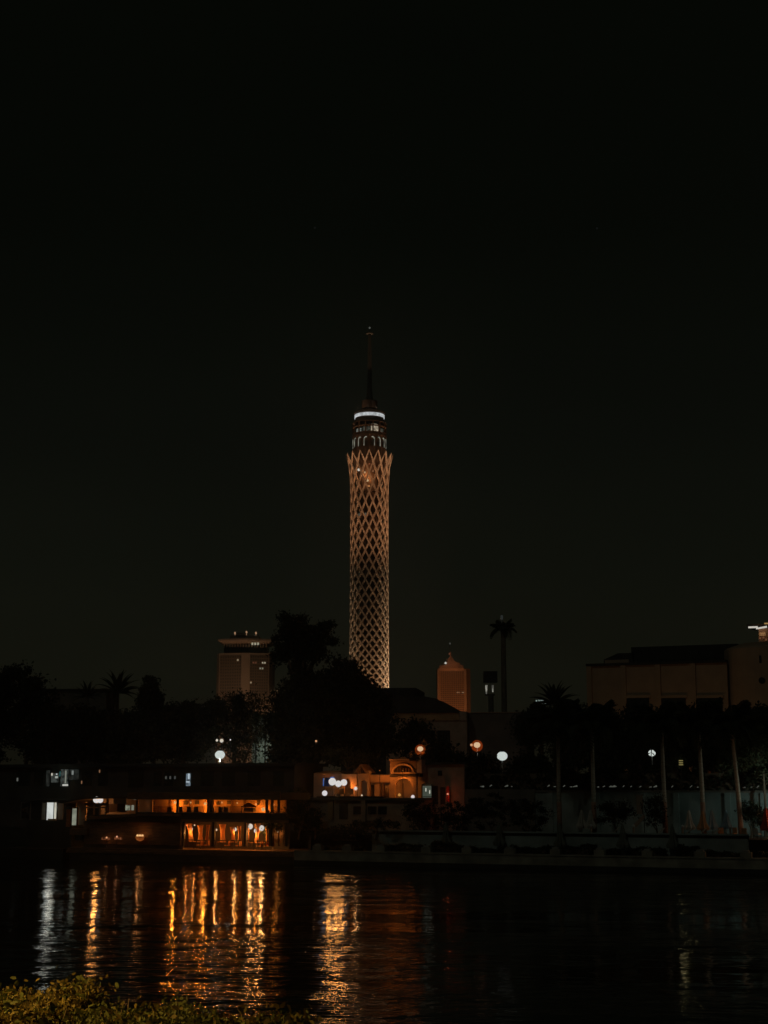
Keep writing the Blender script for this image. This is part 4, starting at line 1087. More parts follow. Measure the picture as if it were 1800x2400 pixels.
def villa():
    t = thing('villa_restaurant', 'two-storey villa restaurant with orange lit arches and open terrace', 'building', BK, (BK.U(860, V0), V0, 2.9))
    zf = BK.Z(860, 1870, V0)
    # ground floor
    U = lambda x, v=V0: BK.U(x, v, 1900)
    b = MB(t); b.box(U(700), U(982), V0, V0 + 9, 2.0, zf - .25); b.build('ground_floor_wall', M['stucco'])
    b = MB(t); b.box(U(696), U(985), V0 - .5, V0 + 9, zf - .248, zf); b.build('terrace_slab', M['dark_plaster'])
    for x0, x1 in ((828, 847), (862, 882), (886, 906)):
        part(t, 'window', 'glass', x0, 1890, x1, 1909, V0 - .08, .12)
        part(t, 'window_frame', 'stucco', x0 - 2, 1909.2, x1 + 2, 1911, V0 - .14, .2)
    part(t, 'entrance', 'dark_wood', 795, 1882, 815, 1920, V0 - .06, .1)
    part(t, 'pier', 'stucco_warm', 768, 1874, 780, 1921, V0 - .3, .32)
    part(t, 'pier', 'stucco', 846, 1874, 856, 1924, V0 - .45, .47)
    # terrace parapet
    part(t, 'parapet', 'dark_wood', 742, 1866, 900, 1871, V0 - .35, .2)
    v = V0 + 4.5
    # left room with blue lit window
    b = MB(t); arch_panel(b, 735, 800, 1812, 1870, 790, 799, 1840, 1832, v, .3); b.build('left_room_wall', M['stucco'])
    part(t, 'blue_window', lit_pane('blue_window', (.12, .2, .55), .05, 1, .3), 756, 1823, 779, 1843, v - .08, .06)
    for x0, x1, y0, y1 in ((757, 759.5, 1824, 1842), (774, 783, 1821, 1832)):
        part(t, 'blue_tube', glow('blue_tube', (.16, .32, .95), .33, 0), x0, y0, x1, y1, v - .14, .05)
    part(t, 'window_sill', 'stucco_warm', 754, 1843, 790, 1848, v - .35, .33)
    # soft roof over left room
    b = MB(t); P = [(742, 1812), (770, 1806), (800, 1808), (812, 1814)]
    b.prism([(BK.U(x, v), BK.Z(780, y, v)) for x, y in P], v - .8, v + 4); b.build('left_roof', M['wood'])
    # curved orange wall with arch
    b = MB(t); arch_panel(b, 800, 836, 1814, 1870, 806, 822, 1838, 1824, v - .4, .35); b.build('curved_wall', M['stucco_warm'])
    b = MB(t); b.box(BK.U(700, v + 3), BK.U(985, v + 3), v + 3, v + 3.3, zf, BK.Z(860, 1815, v + 3)); b.build('rear_wall', M['stucco'])
    # gabled gate
    b = MB(t); g = [(829, 1812), (847, 1791), (866, 1812), (860, 1812), (847, 1797), (836, 1812)]
    b.prism([(BK.U(x, v - 1), BK.Z(848, y, v - 1)) for x, y in g], v - 1.3, v + 1.0); b.build('gable_roof', M['wood'])
    for k in range(4):
        f = MB(t); x = 838 + k * 4.5; y = 1809; yt = 1799 + abs(x - 846) * .8
        f.prism([(BK.U(x, v - 1), BK.Z(848, 1812, v - 1)), (BK.U(x + 2.2, v - 1), BK.Z(848, 1812, v - 1)), (BK.U(x + 4, v - 1), BK.Z(848, yt, v - 1)), (BK.U(x + 1.8, v - 1), BK.Z(848, yt, v - 1))], v - .9, v - .7); f.build('slat', M['wood'])
    b = MB(t); arch_panel(b, 838, 866, 1813, 1870, 845, 860, 1838, 1828, v - 1, .4); b.build('gate_arch', M['stucco_warm'])
    part(t, 'gate_side', 'stucco', 860, 1806, 866.5, 1813, v - 1.05, .5)
    # beam and columns
    part(t, 'beam', 'stucco_warm', 866, 1817, 920, 1832, v - .8, .5)
    part(t, 'beam_moulding', 'wood', 866, 1832, 920, 1835, v - .9, .5)
    for x0, x1, m in ((878, 891, 'stucco_warm'), (912, 917, 'stucco_warm'), (896, 899, 'wood')):
        part(t, 'column', m, x0, 1835, x1, 1870, v - .7, .35)
    for x0, x1 in ((868, 876), (901, 911)):
        part(t, 'door', 'dark_wood', x0, 1840, x1, 1870, v + .2, .1)
    # arched tower
    v2 = v - 1.6
    b = MB(t); arch_panel(b, 915, 976, 1820, 1870, 925, 966, 1845, 1824, v2, .45); b.build('lower_arch', M['stucco_warm'])
    b = MB(t); arch_panel(b, 914, 976, 1784, 1810, 919, 971, 1809, 1789, v2 + .05, .4); b.build('upper_arch', M['wood'])
    b = MB(t)
    n = 14; c = 945; 
    for i in range(n):
        a0, a1 = PI * i / n, PI * (i + 1) / n
        o = lambda a, r, hh: (BK.U(c - r * math.cos(a), v2, 1810), BK.Z(c, 1809.5 - hh * math.sin(a), v2))
        b.prism([o(a0, 26, 20), o(a1, 26, 20), o(a1, 22.5, 16), o(a0, 22.5, 16)], v2 - .12, v2 + .1)
    b.build('arch_trim', M['stucco_warm'])
    part(t, 'balcony_slab', 'stucco_warm', 915, 1810.2, 974, 1813.5, v2 - .35, 1.2)
    part(t, 'balcony_beam', 'dark_wood', 913, 1813.7, 976, 1819.8, v2 - .15, .8)
    for k in range(7):
        x = 924 + k * 6.6; part(t, 'baluster', 'wood', x, 1800, x + 1.8, 1810, v2 + .6, .1)
    part(t, 'balcony_back', 'dark_wood', 916, 1786, 975, 1810, v2 + 2.0, .1)
    part(t, 'cornice', 'stucco_warm', 912, 1779.5, 960, 1782, v2 - .3, .9)
    part(t, 'tower_head', 'dark_wood', 912, 1782, 978, 1784, v2 - .2, 2.2)
    b = MB(t); b.prism([(BK.U(x, v2), BK.Z(945, y, v2)) for x, y in ((932, 1779.4), (942, 1774.5), (945, 1777), (949, 1774.5), (958, 1779.4))], v2 - .2, v2 + .3); b.build('pediment', M['stucco_warm'])
    part(t, 'inner_wall', 'stucco', 926, 1828, 966, 1870, v2 + 1.6, .2)
    part(t, 'tower_side', 'stucco', 976.3, 1780, 988, 1812, v2 + .1, 1.5)
    # right wing
    b = MB(t); zt = BK.Z(1030, 1792, v); b.box(BK.U(976.5, v), BK.U(1088, v), v + .1, v + 5, 2.9, zt); b.build('right_wing_wall', M['stucco'])
    b = MB(t); b.box(BK.U(973, v), BK.U(1092, v), v - .3, v + 5.4, zt, zt + .25); b.build('right_wing_roof', M['roof_dark'])
    part(t, 'door', 'dark_wood', 1014, 1842, 1026, 1885, v + .02, .1); part(t, 'door', 'dark_wood', 1032, 1845, 1042, 1885, v + .02, .1)
    part(t, 'window', 'glass', 1026, 1806, 1036, 1818, v + .02, .1); part(t, 'window', 'glass', 984, 1806, 991, 1820, v + .02, .1)
    # lit glass panel
    part(t, 'lit_door', lit_pane('lit_door_pane', (.42, .50, .38), .20, .8, .6), 990, 1842, 1011, 1880, v - .1, .1)
    part(t, 'door_bar', 'dark_metal', 990, 1866.5, 1011, 1868, v - .16, .05)
    for x0, x1 in ((987.5, 990), (1011, 1013.5)): part(t, 'door_frame', 'dark_metal', x0, 1838, x1, 1882, v - .2, .2)
    for x, y in ((997, 1851), (1006, 1856)):
        part(t, 'door_highlight', glow('door_glint', (.95, .95, .8), .6, 0), x, y - 4, x + 2, y + 4, v - .15, .04)  # two reflections in the glass, put in as glowing strips
    part(t, 'red_screen', 'fabric_red', 1046, 1843, 1053, 1879, v - .6, .1)
villa()
def lamp_ball(label, px, py, v, rad, col, power, ecol=None, group='bare lamps on the villa terrace', em=.68, floor=None, name='terrace_lamp', size=.6, fr=BK, prad=None, pole_m='dark_metal', hang=None, face=0):
    c = fr.hit(px, py, v)
    zb = floor if floor is not None else c[2] - .8
    t = thing(name, label, 'lamp', fr, (c[0], v, hang if hang else zb), group)
    p = MB(t)
    if hang: p.tube([(c[0], v, hang), (c[0], v, c[2] + rad * .6)], .015, 5); p.build('cord', M['dark_metal'])
    else: p.tube([(c[0], v, zb), (c[0], v, c[2] - rad * .8)], .03, 6); p.build('stand', M[pole_m])
    g = MB(t); g.ball(c, rad, 14, 10); g.build('globe', glow('ball_%s_%d_%d' % (name, px, py), ecol or col, em, 0), smooth=True)
    pr = prad or rad * size
    if face < 0:      # shaded lamp turned towards the wall behind it
        spot(t, (c[0], v + rad + .05, c[2]), (c[0], v + 6, c[2] - .4), power, col, R(-face), .5, pr)
    elif face:
        spot(t, (c[0], v - rad - pr - .05, c[2]), (c[0] + 2, v - 60, -3), power, col, R(face), .5, pr)
    else:
        bulb(t, (c[0], v, c[2] - rad - pr - .03), power, col, pr)
    return t
ZF = BK.Z(860, 1870, V0)
VA = (1, .31, .055)
lamp_ball('brightest white floodlight on the villa terrace, left of three', 779, 1832, V0 + 2.4, .42, (1, .38, .07), 105, (.99, .97, .93), floor=ZF, face=130)
lamp_ball('bright white floodlight on the villa terrace, middle of three', 793, 1837, V0 + 2.2, .36, (1, .37, .065), 90, (.99, .97, .93), floor=ZF, face=130)
lamp_ball('bright white floodlight on the villa terrace, right of three', 806, 1834, V0 + 2.5, .37, (1, .36, .06), 80, (.99, .97, .93), floor=ZF, face=130)
lamp_ball('white ball lamp at the left corner of the terrace parapet', 761, 1859, V0 + .3, .30, (1, .42, .12), 40, (.98, .95, .95), floor=ZF)
lamp_ball('small ball lamp right of the three floodlights', 833.5, 1848, V0 + 1.5, .20, (1, .45, .14), 26, (1, .9, .8), floor=ZF)
lamp_ball('tiny candle lamp by the gate arch of the terrace', 848, 1864, V0 + .5, .09, VA, 6, (1, .85, .6), floor=ZF)
lamp_ball('small white lamp at the foot of the arched tower', 967.5, 1867.5, V0 + .2, .2, (1, .5, .22), 8, (1, .9, .85), floor=ZF - .3)
lamp_ball('orange table lamp inside the lower arch', 936, 1863, V0 + 2.6, .16, (1, .36, .07), 12, (1, .45, .1), floor=ZF, em=.5)
lamp_ball('small red lamp on the right wing by the red screen', 1049.5, 1861, V0 + 3.3, .11, (1, .16, .05), 10, (1, .35, .2), floor=3.2)
for px, py, v, p_, lab in ((818, 1842, V0 + 3.4, 44, 'lamp close to the curved orange wall'), (760, 1815, V0 + 3.6, 6, 'lamp over the blue window'), (890, 1806, V0 + 1.6, 120, 'wall spotlight shining on the beam of the villa'), (905, 1845, V0 + 4.0, 26, 'lamp behind the columns of the villa'), (945, 1834, V0 + 2.3, 44, 'lamp hidden in the lower arch'), (944, 1806, V0 + 1.8, 24, 'lamp in the arched balcony')):
    lamp_ball(lab, px, py, v, .05, VA, p_, group='small hidden lamps of the villa', em=.4, prad=.12, floor=ZF, face=-165)
chairs_v = [(789, 'leftmost lit chair on the villa terrace'), (801, 'chair under the middle floodlight of the terrace'), (813, 'chair between the floodlights and the small ball lamp'), (823, 'chair just left of the small ball lamp')]
for k, (px, lab) in enumerate(chairs_v):
    chair(lab, BK.U(px, V0 + .9 + .3 * (k % 2)), V0 + .9 + .3 * (k % 2), ZF, PI * k + .3, 'stucco_warm', 'chairs on the villa terrace')
# shrubs round the villa
SG = 'rounded shrubs below the villa'
for k, (px, py, rx, ry, D, lab) in enumerate(((700, 1905, 34, 24, 158, 'rounded dark shrub between boat and villa'), (738, 1915, 20, 26, 158, 'dome-shaped shrub against the villa wall'), (700, 1860, 30, 16, 166, 'dark shrub left of the villa parapet'),
                                              (980, 1900, 40, 24, 158, 'dark shrub below the lit glass door'), (1060, 1900, 45, 26, 156, 'dark shrub below the red screen'), (1150, 1890, 60, 28, 156, 'wide dark shrub before the dark garden wall'), (1240, 1900, 50, 26, 154, 'dark shrub left of the first lit palm'),
                                              (1440, 1895, 50, 20, 153, 'dome-shaped shrub left of the square post'), (1535, 1890, 24, 26, 150, 'upright dark shrub right of the square post'), (1755, 1892, 20, 18, 150, 'shrub against the grey wall right of the leaning palm'), (1795, 1905, 30, 18, 147, 'dark shrub at the right end of the grey wall'),
                                              (880, 1932, 60, 9, 156, 'low shrub under the villa windows'), (800, 1952, 60, 14, 155, 'low shrub below the villa entrance'), (640, 1925, 22, 22, 158, 'potted shrub at the right end of the restaurant boat'))):
    tree('shrub', lab, D, [(px, py, rx, ry), (px + rx * .4, py + ry * .3, rx * .6, ry * .7), (px - rx * .4, py + ry * .35, rx * .6, ry * .7)] + ([(px, py + ry * 1.1, rx * .95, ry * .8)] if ry > 15 else []), px, cat='shrub', group=SG, n=int(900 + rx * ry * 2.2), clumps=60, seed=100 + k, size=.2, spread=.25, zb=2.6 if k != 13 else 1.3, trunk_r=.08, limbs=3)

# ------------------------------------------------------------------ left pavilion, quay behind the boats
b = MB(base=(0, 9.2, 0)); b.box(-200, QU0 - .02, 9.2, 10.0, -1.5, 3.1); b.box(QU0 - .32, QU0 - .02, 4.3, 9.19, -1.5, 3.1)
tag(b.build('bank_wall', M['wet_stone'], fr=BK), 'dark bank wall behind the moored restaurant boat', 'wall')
def pavilion():
    v = 14.0
    t = thing('club_pavilion', 'long dark flat-roofed pavilion with a few lit windows behind the boat', 'building', BK, (BK.U(350, v), v, 2.9))
    u0, u1 = BK.U(-20, v, 1830), BK.U(690, v, 1830)
    z1 = BK.Z(350, 1797, v)
    b = MB(t); b.box(u0, u1, v, v + 8, 2.9, z1); b.build('wall', M['pavilion_paint'])
    b = MB(t); b.box(u0 - .5, u1 + .5, v - .8, v + 8.5, z1, z1 + .35); b.build('roof', M['roof_dark'])
    dark = ((230, 252, 1808, 1842), (300, 336, 1806, 1846), (360, 378, 1808, 1842), (385, 405, 1808, 1842), (470, 500, 1808, 1842), (520, 550, 1808, 1842), (580, 610, 1808, 1842), (640, 665, 1808, 1842), (40, 70, 1808, 1842), (80, 100, 1808, 1842), (192, 215, 1808, 1842))
    for x0, x1, y0, y1 in dark: part(t, 'window', 'glass', x0, y0, x1, y1, v - .08, .1)
    pw = lit_pane('pavilion_pane', (.70, .80, .72), .07, 2.2, .04)
    pw2 = lit_pane('pavilion_pane_dim', (.6, .68, .6), .03, 2.0, .2)
    for x0, x1, y0, y1, m in ((108, 116, 1805, 1843, pw2), (118, 137, 1812, 1834, pw), (142, 159, 1803, 1843, pw), (162, 184, 1803, 1828, pw2)):
        part(t, 'lit_window', m, x0, y0, x1, y1, v - .06, .05)
    for x in (117, 138.5, 160): part(t, 'mullion', 'dark_metal', x, 1802, x + 2, 1844, v - .14, .1)
    for x0, x1, y0, y1, c_, s_ in ((120, 123, 1812, 1818, (1, .95, .8), .5), (131, 134, 1813, 1816, (.9, 1, 1), .5), (129, 135, 1819, 1824, (.9, 1, .9), .35), (139.5, 141, 1808, 1820, (.2, .8, .8), .13), (146, 159, 1838, 1842, (1, 1, .9), .5), (152, 155, 1806, 1836, (.85, .9, .75), .22), (168, 172, 1806, 1816, (.8, .9, .85), .22),
                                   (190, 192, 1830, 1837, (1, .5, .25), .22), (232, 234, 1804, 1811, (1, .5, .25), .22), (39, 42, 1823, 1831, (.8, .85, .75), .12)):
        part(t, 'window_lamp', glow('wlamp_%d_%d' % (x0, y0), c_, s_, 0), x0, y0, x1, y1, v - .2, .05)
    part(t, 'lit_door', lit_pane('pav_door', (.62, .80, .95), .26, 1.5, .2), 436, 1813, 446, 1842, v - .08, .06)
    part(t, 'door_lamp', glow('pav_door_tube', (.75, .9, 1), .55, 0), 440.5, 1813, 444, 1826, v - .14, .05)
    part(t, 'door_lamp', glow('pav_door_tube', (.75, .9, 1), .55, 0), 436, 1831, 444, 1834, v - .14, .05)
    for x in (387, 397, 408): part(t, 'window_lamp', glow('wlamp_dim', (.75, .8, .75), .06, 0), x, 1819, x + 3.4, 1826, v - .2, .05)
    bulb(t, (BK.U(150, v), v - 2, BK.Z(150, 1812, v)), 6, (.8, 1, .9), .2)
pavilion()

# ------------------------------------------------------------------ floating restaurant
def restaurant():
    vf = .4
    t = thing('floating_restaurant', 'moored two-deck floating restaurant with orange lit dining decks', 'boat', BK, (BK.U(430, vf, 1950), vf, 0))
    U = lambda x, v=vf: BK.U(x, v, 1940); Zm = lambda y, v=vf, x=430: BK.Z(x, y, v)
    uL, uR = U(160), U(688)
    zd = 1.30                       # lower deck
    zc = Zm(1925); zu = Zm(1916); zp = Zm(1905); zr = Zm(1874); zt = Zm(1858)
    b = MB(t); b.slab([(uL + .3, vf), (uR - .3, vf), (uR, vf + .6), (uR, 8.6), (uL, 8.6), (uL, vf + .6)], -.6, zd - .55); b.build('hull', M['hull'])
    b = MB(t); b.box(uL - .1, uR + .1, vf - .15, 8.7, zd - .55, zd - .25); b.build('rubbing_strake', M['wood'])
    b = MB(t); b.box(uL, uR, vf, 8.6, zd - .248, zd); b.build('lower_deck', M['wood'])
    # lower dining room: back wall, slab over it
    b = MB(t); b.box(U(300), U(634), vf + 4.6, vf + 4.8, zd, zc); b.build('rear_partition', M['dark_wood'])
    b = MB(t); b.box(U(205), U(676), vf - .1, 8.5, zc, zu); b.build('upper_deck', M['dark_wood'])
    part(t, 'lower_fascia', 'wood', 425, 1921, 676, 1927, vf - .16, .14)
    b = MB(t); b.box(U(318), U(672), vf - .05, vf + .12, zu, zp); b.build('upper_parapet', M['dark_wood'])
    part(t, 'hand_rail', 'metal', 318, 1904, 672, 1905.5, vf - .08, .1)
    for x in (425, 496, 572, 632, 668):
        part(t, 'column', 'dark_wood', x, 1925, x + 6, 1984, vf + .02, .35)
    # left closed part of the lower deck: planked wall, each board its own
    b = MB(t); b.box(U(192), U(424), vf + .5, vf + .7, zd, zc - .02); b.build('lower_wall', M['hull'])
    for k in range(7):
        y0 = 1927 + k * 7.6
        part(t, 'plank', 'wood', 196, y0, 424, y0 + 7.0, vf + .38, .1)
    for x0, x1, y in ((238, 258, 1963), (268, 284, 1963)):
        part(t, 'wall_light_strip', lit_pane('plank_light', (1, .32, .12), .22, 5, .1), x0, y, x1, y + 5, vf + .3, .06)
    # small canopy over the left part
    b = MB(t); P = [(196, 1921), (215, 1914), (330, 1906), (425, 1908), (425, 1913), (330, 1912), (215, 1921)]
    b.prism([(U(x), BK.Z(x, y, vf)) for x, y in P], vf - .5, vf + 5); b.build('side_canopy', M['wood'])
    part(t, 'side_box', 'wood', 163, 1942, 204, 1957, vf - .1, 1.2)
    part(t, 'box_leg', 'dark_wood', 176, 1957.2, 192, 1970, vf, .8)  # dark wood block under the side box
    # curtains
    for x0, x1, y0, y1, tw in ((436, 452, 1930, 1972, 5), (463, 478, 1934, 1970, 0), (484, 493, 1933, 1970, -4), (514, 531, 1932, 1974, 0), (539, 552, 1938, 1975, 2), (556, 566, 1936, 1972, 0), (579, 585, 1930, 1974, 0), (598, 612, 1930, 1976, -3), (622, 631, 1930, 1982, 0)):
        c = MB(t); n = 8; vs = []; fs = []
        for j in range(5):
            yy = y0 + (y1 - y0) * j / 4; pin = 1 - .45 * math.sin(PI * j / 4 * .9)
            for i in range(n + 1):
                x = (x0 + x1) / 2 + tw * j / 4 + (x1 - x0) / 2 * pin * (2 * i / n - 1)
                vs.append((BK.U(x, vf + .5, yy), vf + .5 + .09 * math.sin(i * PI), BK.Z(x, yy, vf + .5)))
                vs[-1] = (vs[-1][0], vf + .5 + (.07 if i % 2 else -.07), vs[-1][2])
        for j in range(4):
            for i in range(n): fs.append((j * (n + 1) + i, j * (n + 1) + i + 1, (j + 1) * (n + 1) + i + 1, (j + 1) * (n + 1) + i))
        c.add(vs, fs); c.build('curtain', M['curtain'])
    # gate frame at the right
    for x0, x1, y0, y1 in ((574, 577, 1926, 1984), (631, 634, 1926, 1984), (577, 631, 1926, 1929)): part(t, 'bay_frame', 'wood', x0, y0, x1, y1, vf - .1, .1)
    # deck rail lower
    for x in range(432, 632, 9): part(t, 'baluster', 'dark_wood', x, 1971, x + 1.6, 1985, vf - .02, .05)
    part(t, 'lower_rail', 'dark_wood', 430, 1969, 634, 1971, vf - .04, .08)
    # upper deck: rear wall, roof, posts
    b = MB(t); b.box(U(322, 4), U(664, 4), vf + 4.2, vf + 4.4, zu, zr); b.build('upper_rear_wall', M['stucco_warm'])
    b = MB(t); b.box(U(310), U(655), vf - .3, 8, zr, zt); b.build('roof', M['roof_dark'])
    b = MB(t); b.box(U(302), U(655), vf - .5, vf - .302, zr, zt + .02); b.build('roof_fascia', M['wood'])
    part(t, 'roof_sign_box', 'wood', 632, 1855, 656, 1874, vf - .7, .18)
    for x, m in ((318, 'wood'), (413, 'wood'), (485, 'stucco_warm'), (492, 'dark_wood'), (622, 'wood'), (634, 'stucco_warm'), (650, 'wood')):
        part(t, 'post', m, x, 1874, x + 5, 1905, vf + .15, .2)
    for x0, x1 in ((330, 372), (376, 404), (424, 476), (500, 540), (545, 566), (640, 652)):
        part(t, 'wall_shade_strip', 'wood', x0, 1889, x1, 1906, vf + 4.08, .1)  # dark panels added to imitate the dimmer lower part of the lit wall
    for x0, x1, y0, y1 in ((352, 362, 1878, 1886), (430, 440, 1877, 1886), (456, 466, 1877, 1885), (508, 514, 1878, 1887), (532, 544, 1877, 1885), (603, 609, 1877, 1886)):
        part(t, 'wall_picture', 'dark_wood', x0, y0, x1, y1, vf + 4.12, .06)
    for x in (398, 444, 494, 541, 570): part(t, 'pilaster', 'wood', x, 1874.5, x + 3, 1905, vf + 4.02, .16)
    part(t, 'upper_counter', 'pale_metal', 572, 1893, 593, 1903, vf + 1.2, .6)
    b = MB(t); q = H(582, 1886, vf + 1.4); b.lathe(q[0], vf + 1.5, [(.9, BK.Z(582, 1892, vf)), (.5, BK.Z(582, 1887, vf)), (.1, BK.Z(582, 1882, vf))], 14); b.build('counter_hood', M['stucco_warm'])
    # left wing on the upper level
    b = MB(t); b.box(U(196), U(318), vf + 3.4, vf + 3.6, Zm(1912), Zm(1868)); b.build('left_wing_wall', M['stucco'])
    part(t, 'left_wing_wall', 'stucco', 178, 1880, 200, 1934, vf + 1.0, .2)
    b = MB(t); P = [(148, 1878), (200, 1868), (300, 1866), (302, 1870), (202, 1873), (150, 1883)]
    b.prism([(BK.U(x, vf), BK.Z(x, y, vf)) for x, y in P], vf - .6, vf + 5); b.build('left_wing_roof', M['dark_wood'])
    part(t, 'left_wing_fascia', 'wood', 152, 1884, 178, 1891, vf + .5, .2)
    part(t, 'side_door', 'curtain', 155, 1897, 164, 1938, vf + .9, .1)
    part(t, 'lit_side_door', lit_pane('side_door_lit', (.8, .85, .65), .30, 1.2, .6), 168, 1895, 179, 1934, vf + .7, .1)
    part(t, 'door_frame', 'dark_wood', 165, 1892, 168, 1939, vf + .6, .2); part(t, 'door_frame', 'dark_wood', 179, 1892, 182, 1939, vf + .6, .2)
    part(t, 'wing_beam', 'wood', 198, 1882, 250, 1888, vf + .2, .3); part(t, 'wing_rail', 'stucco_warm', 198, 1891, 246, 1894, vf + .25, .15)
    for x in (199, 218, 232, 246): part(t, 'post', 'stucco_warm', x, 1888, x + 3, 1910, vf + .3, .15)
    part(t, 'post', 'wood', 249, 1870, 253, 1905, vf + .2, .2)
    part(t, 'notice_board', 'wall_grey', 266, 1869, 296, 1884, vf + 1.2, .1)
    part(t, 'wing_wall', 'stucco', 253, 1884, 275, 1903, vf + 1.3, .1)
    part(t, 'lit_window', lit_pane('wing_lit', (.80, .85, .62), .30, 5, .3), 294, 1887, 304, 1899, vf + 1.1, .1)
    part(t, 'lit_window', glow('wing_lit2', (.8, .85, .65), .22, 0), 308, 1887, 313, 1899, vf + 1.1, .1)
    part(t, 'service_box', 'dark_wood', 275, 1884, 293, 1904, vf + 1.1, .3)
    part(t, 'lit_window', glow('wing_lit3', (.85, .85, .7), .28, 0), 313, 1868, 317, 1874, vf + .9, .1)
    # stern landing at the right
    part(t, 'landing_wall', 'hull', 640, 1930, 668, 1975, vf + 1.6, .15)
    for x in (640, 652, 664): part(t, 'landing_post', 'wood', x, 1926, x + 2, 1984, vf + .6, .1)
    part(t, 'landing_rail', 'wood', 636, 1940, 668, 1943, vf + .55, .06)
    return zu, zr, zd, zc
zu, zr, zd, zc = restaurant()
OR = (1, .30, .05)
LG = 'hanging lamps on the lower deck of the restaurant boat'
for px, py, rad, p_, lab, col in ((437.5, 1934, .09, 22, 'tiny hanging lamp at the left end of the lower deck', OR), (447.5, 1943, .20, 70, 'bright hanging lamp before the first curtain', (1, .42, .10)), (456, 1934, .08, 16, 'tiny hanging lamp between first and second curtains', OR), (507, 1945, .12, 44, 'small hanging lamp left of the middle curtains', (1, .36, .08)),
                                  (550, 1944, .22, 80, 'round hanging lamp in the middle bay', (1, .42, .10)), (586, 1937, .30, 90, 'large white-hot lamp, left of three in the right bay', (1, .42, .10)), (601, 1947, .27, 72, 'large white-hot lamp, middle and lowest of the right bay', (1, .42, .10)), (613, 1941, .29, 84, 'large white-hot lamp, right of three in the right bay', (1, .42, .10)),
                                  (474, 1950, .05, 28, 'dim lamp behind the second curtain', OR), (523, 1950, .05, 28, 'dim lamp behind the middle curtains', OR), (652, 1950, .05, 9, 'dim lamp over the landing', OR)):
    dim = lab.startswith('dim')
    lamp_ball(lab, px, py, 1.6 if dim else 1.15, rad, col, p_, (1, .90, .78) if rad > .15 else (1, .75, .5), group=LG, name='hanging_lamp', hang=zc, em=.66, size=.5, prad=.16 if dim else None)
UG = 'lamps under the roof of the upper deck'
for px, py, p_, rad, lab in ((345, 1884, 10, .05, 'dim lamp at the left end of the upper deck'), (410, 1881, 105, .14, 'glowing lamp left of the first row of chairs'), (447, 1881, 14, .08, 'lamp over the left chairs of the upper deck'), (481, 1884, 110, .15, 'glowing lamp left of the pale upper post'),
                             (520, 1881, 22, .08, 'lamp over the middle chairs of the upper deck'), (556, 1882, 16, .07, 'lamp left of the counter hood'), (600, 1885, 40, .08, 'lamp right of the counter hood'), (617, 1897, 75, .2, 'low glowing lamp at the right end of the upper deck'), (643, 1886, 9, .05, 'dim lamp at the right end post')):
    lamp_ball(lab, px, py, 3.85, rad, (1, .29, .03), p_ * .9, (1, .62, .25), group=UG, name='deck_lamp', hang=zr, em=.6, prad=.1)
lamp_ball('white-hot lamp under the left wing roof of the boat', 226, 1874.5, 1.6, .36, (1, .40, .09), 55, (1, .97, .93), group=UG, name='deck_lamp', floor=BK.Z(226, 1882, 1.6))
lamp_ball('white-hot lamp under the left wing roof, touching its twin', 235, 1875, 1.5, .32, (1, .36, .065), 125, (1, .97, .93), group=UG, name='deck_lamp', floor=BK.Z(235, 1882, 1.5), face=110)
# red-orange bowl lamp on the planked side
c = H(328, 1962, .2); t = thing('bowl_lamp', 'orange bowl-shaped lamp on the planked side of the boat', 'lamp', BK, (c[0], .2, c[2] - .45))
b = MB(t); b.lathe(c[0], .2, [(.12, c[2] - .42), (.38, c[2] - .3), (.5, c[2]), (.48, c[2] + .08)], 16); b.build('bowl', lit_pane('bowl_glow', (1, .25, .05), .20, 4, .4))
for dx in (-.3, 0, .3):
    b = MB(t); b.ball((c[0] + dx, .2, c[2] + .16), .13, 8, 6); b.build('flame_globe', glow('bowl_flame', (1, .55, .22), .6, .6))
bulb(t, (c[0], -.1, c[2] + .45), 7, (1, .36, .1), .1)
lamp_ball('small flame-coloured lamp on the planked side of the boat', 250, 1963, .3, .10, (1, .36, .12), 2.5, (1, .45, .2), group='small side lamps of the boat', name='side_lamp', floor=1.3)
lamp_ball('small pinkish lamp left of the bowl lamp', 274, 1961, .3, .10, (1, .36, .14), 2.5, (1, .45, .25), group='small side lamps of the boat', name='side_lamp', floor=1.3)
# chairs and tables of the upper deck, seen dark against the lit wall
for k, px in enumerate((400, 425, 446, 462, 498, 520, 532)):
    lab = ['chair at the left end of the row on the upper deck', 'second chair of the row on the upper deck', 'third chair of the row on the upper deck', 'chair just left of the pale upper post', 'chair just right of the pale upper post', 'chair in the middle of the upper deck', 'last chair of the row on the upper deck'][k]
    chair(lab, BK.U(px, 1.4, 1900), 1.4, zu + .12, PI, 'dark_wood', 'chairs on the upper deck of the boat', name='deck_chair')
GT = 'dining tables on the lower deck of the boat'
for k, px in enumerate((455, 470, 520, 545, 595, 612)):
    u = BK.U(px, 2.2, 1960)
    t = thing('dining_table', ['orange-lit dining table nearest the first curtain', 'dining table under the second curtain', 'dining table behind the middle curtains', 'dining table below the round hanging lamp', 'dining table under the left white-hot lamp', 'dining table under the right white-hot lamp'][k], 'table', BK, (u, 2.2, zd), GT)
    q = MB(t); q.lathe(u, 2.2, [(.5, zd + .74), (.5, zd + .78)], 16); q.build('tabletop', M['curtain'])
    q = MB(t); q.tube([(u, 2.2, zd), (u, 2.2, zd + .74)], .05, 8); q.build('leg', M['dark_wood'])
    chair('chair at the ' + ['first', 'second', 'third', 'fourth', 'fifth', 'sixth'][k] + ' lower-deck table from the left', u + .75, 2.1, zd, -PI / 2, 'curtain', 'dining chairs on the lower deck', name='dining_chair')

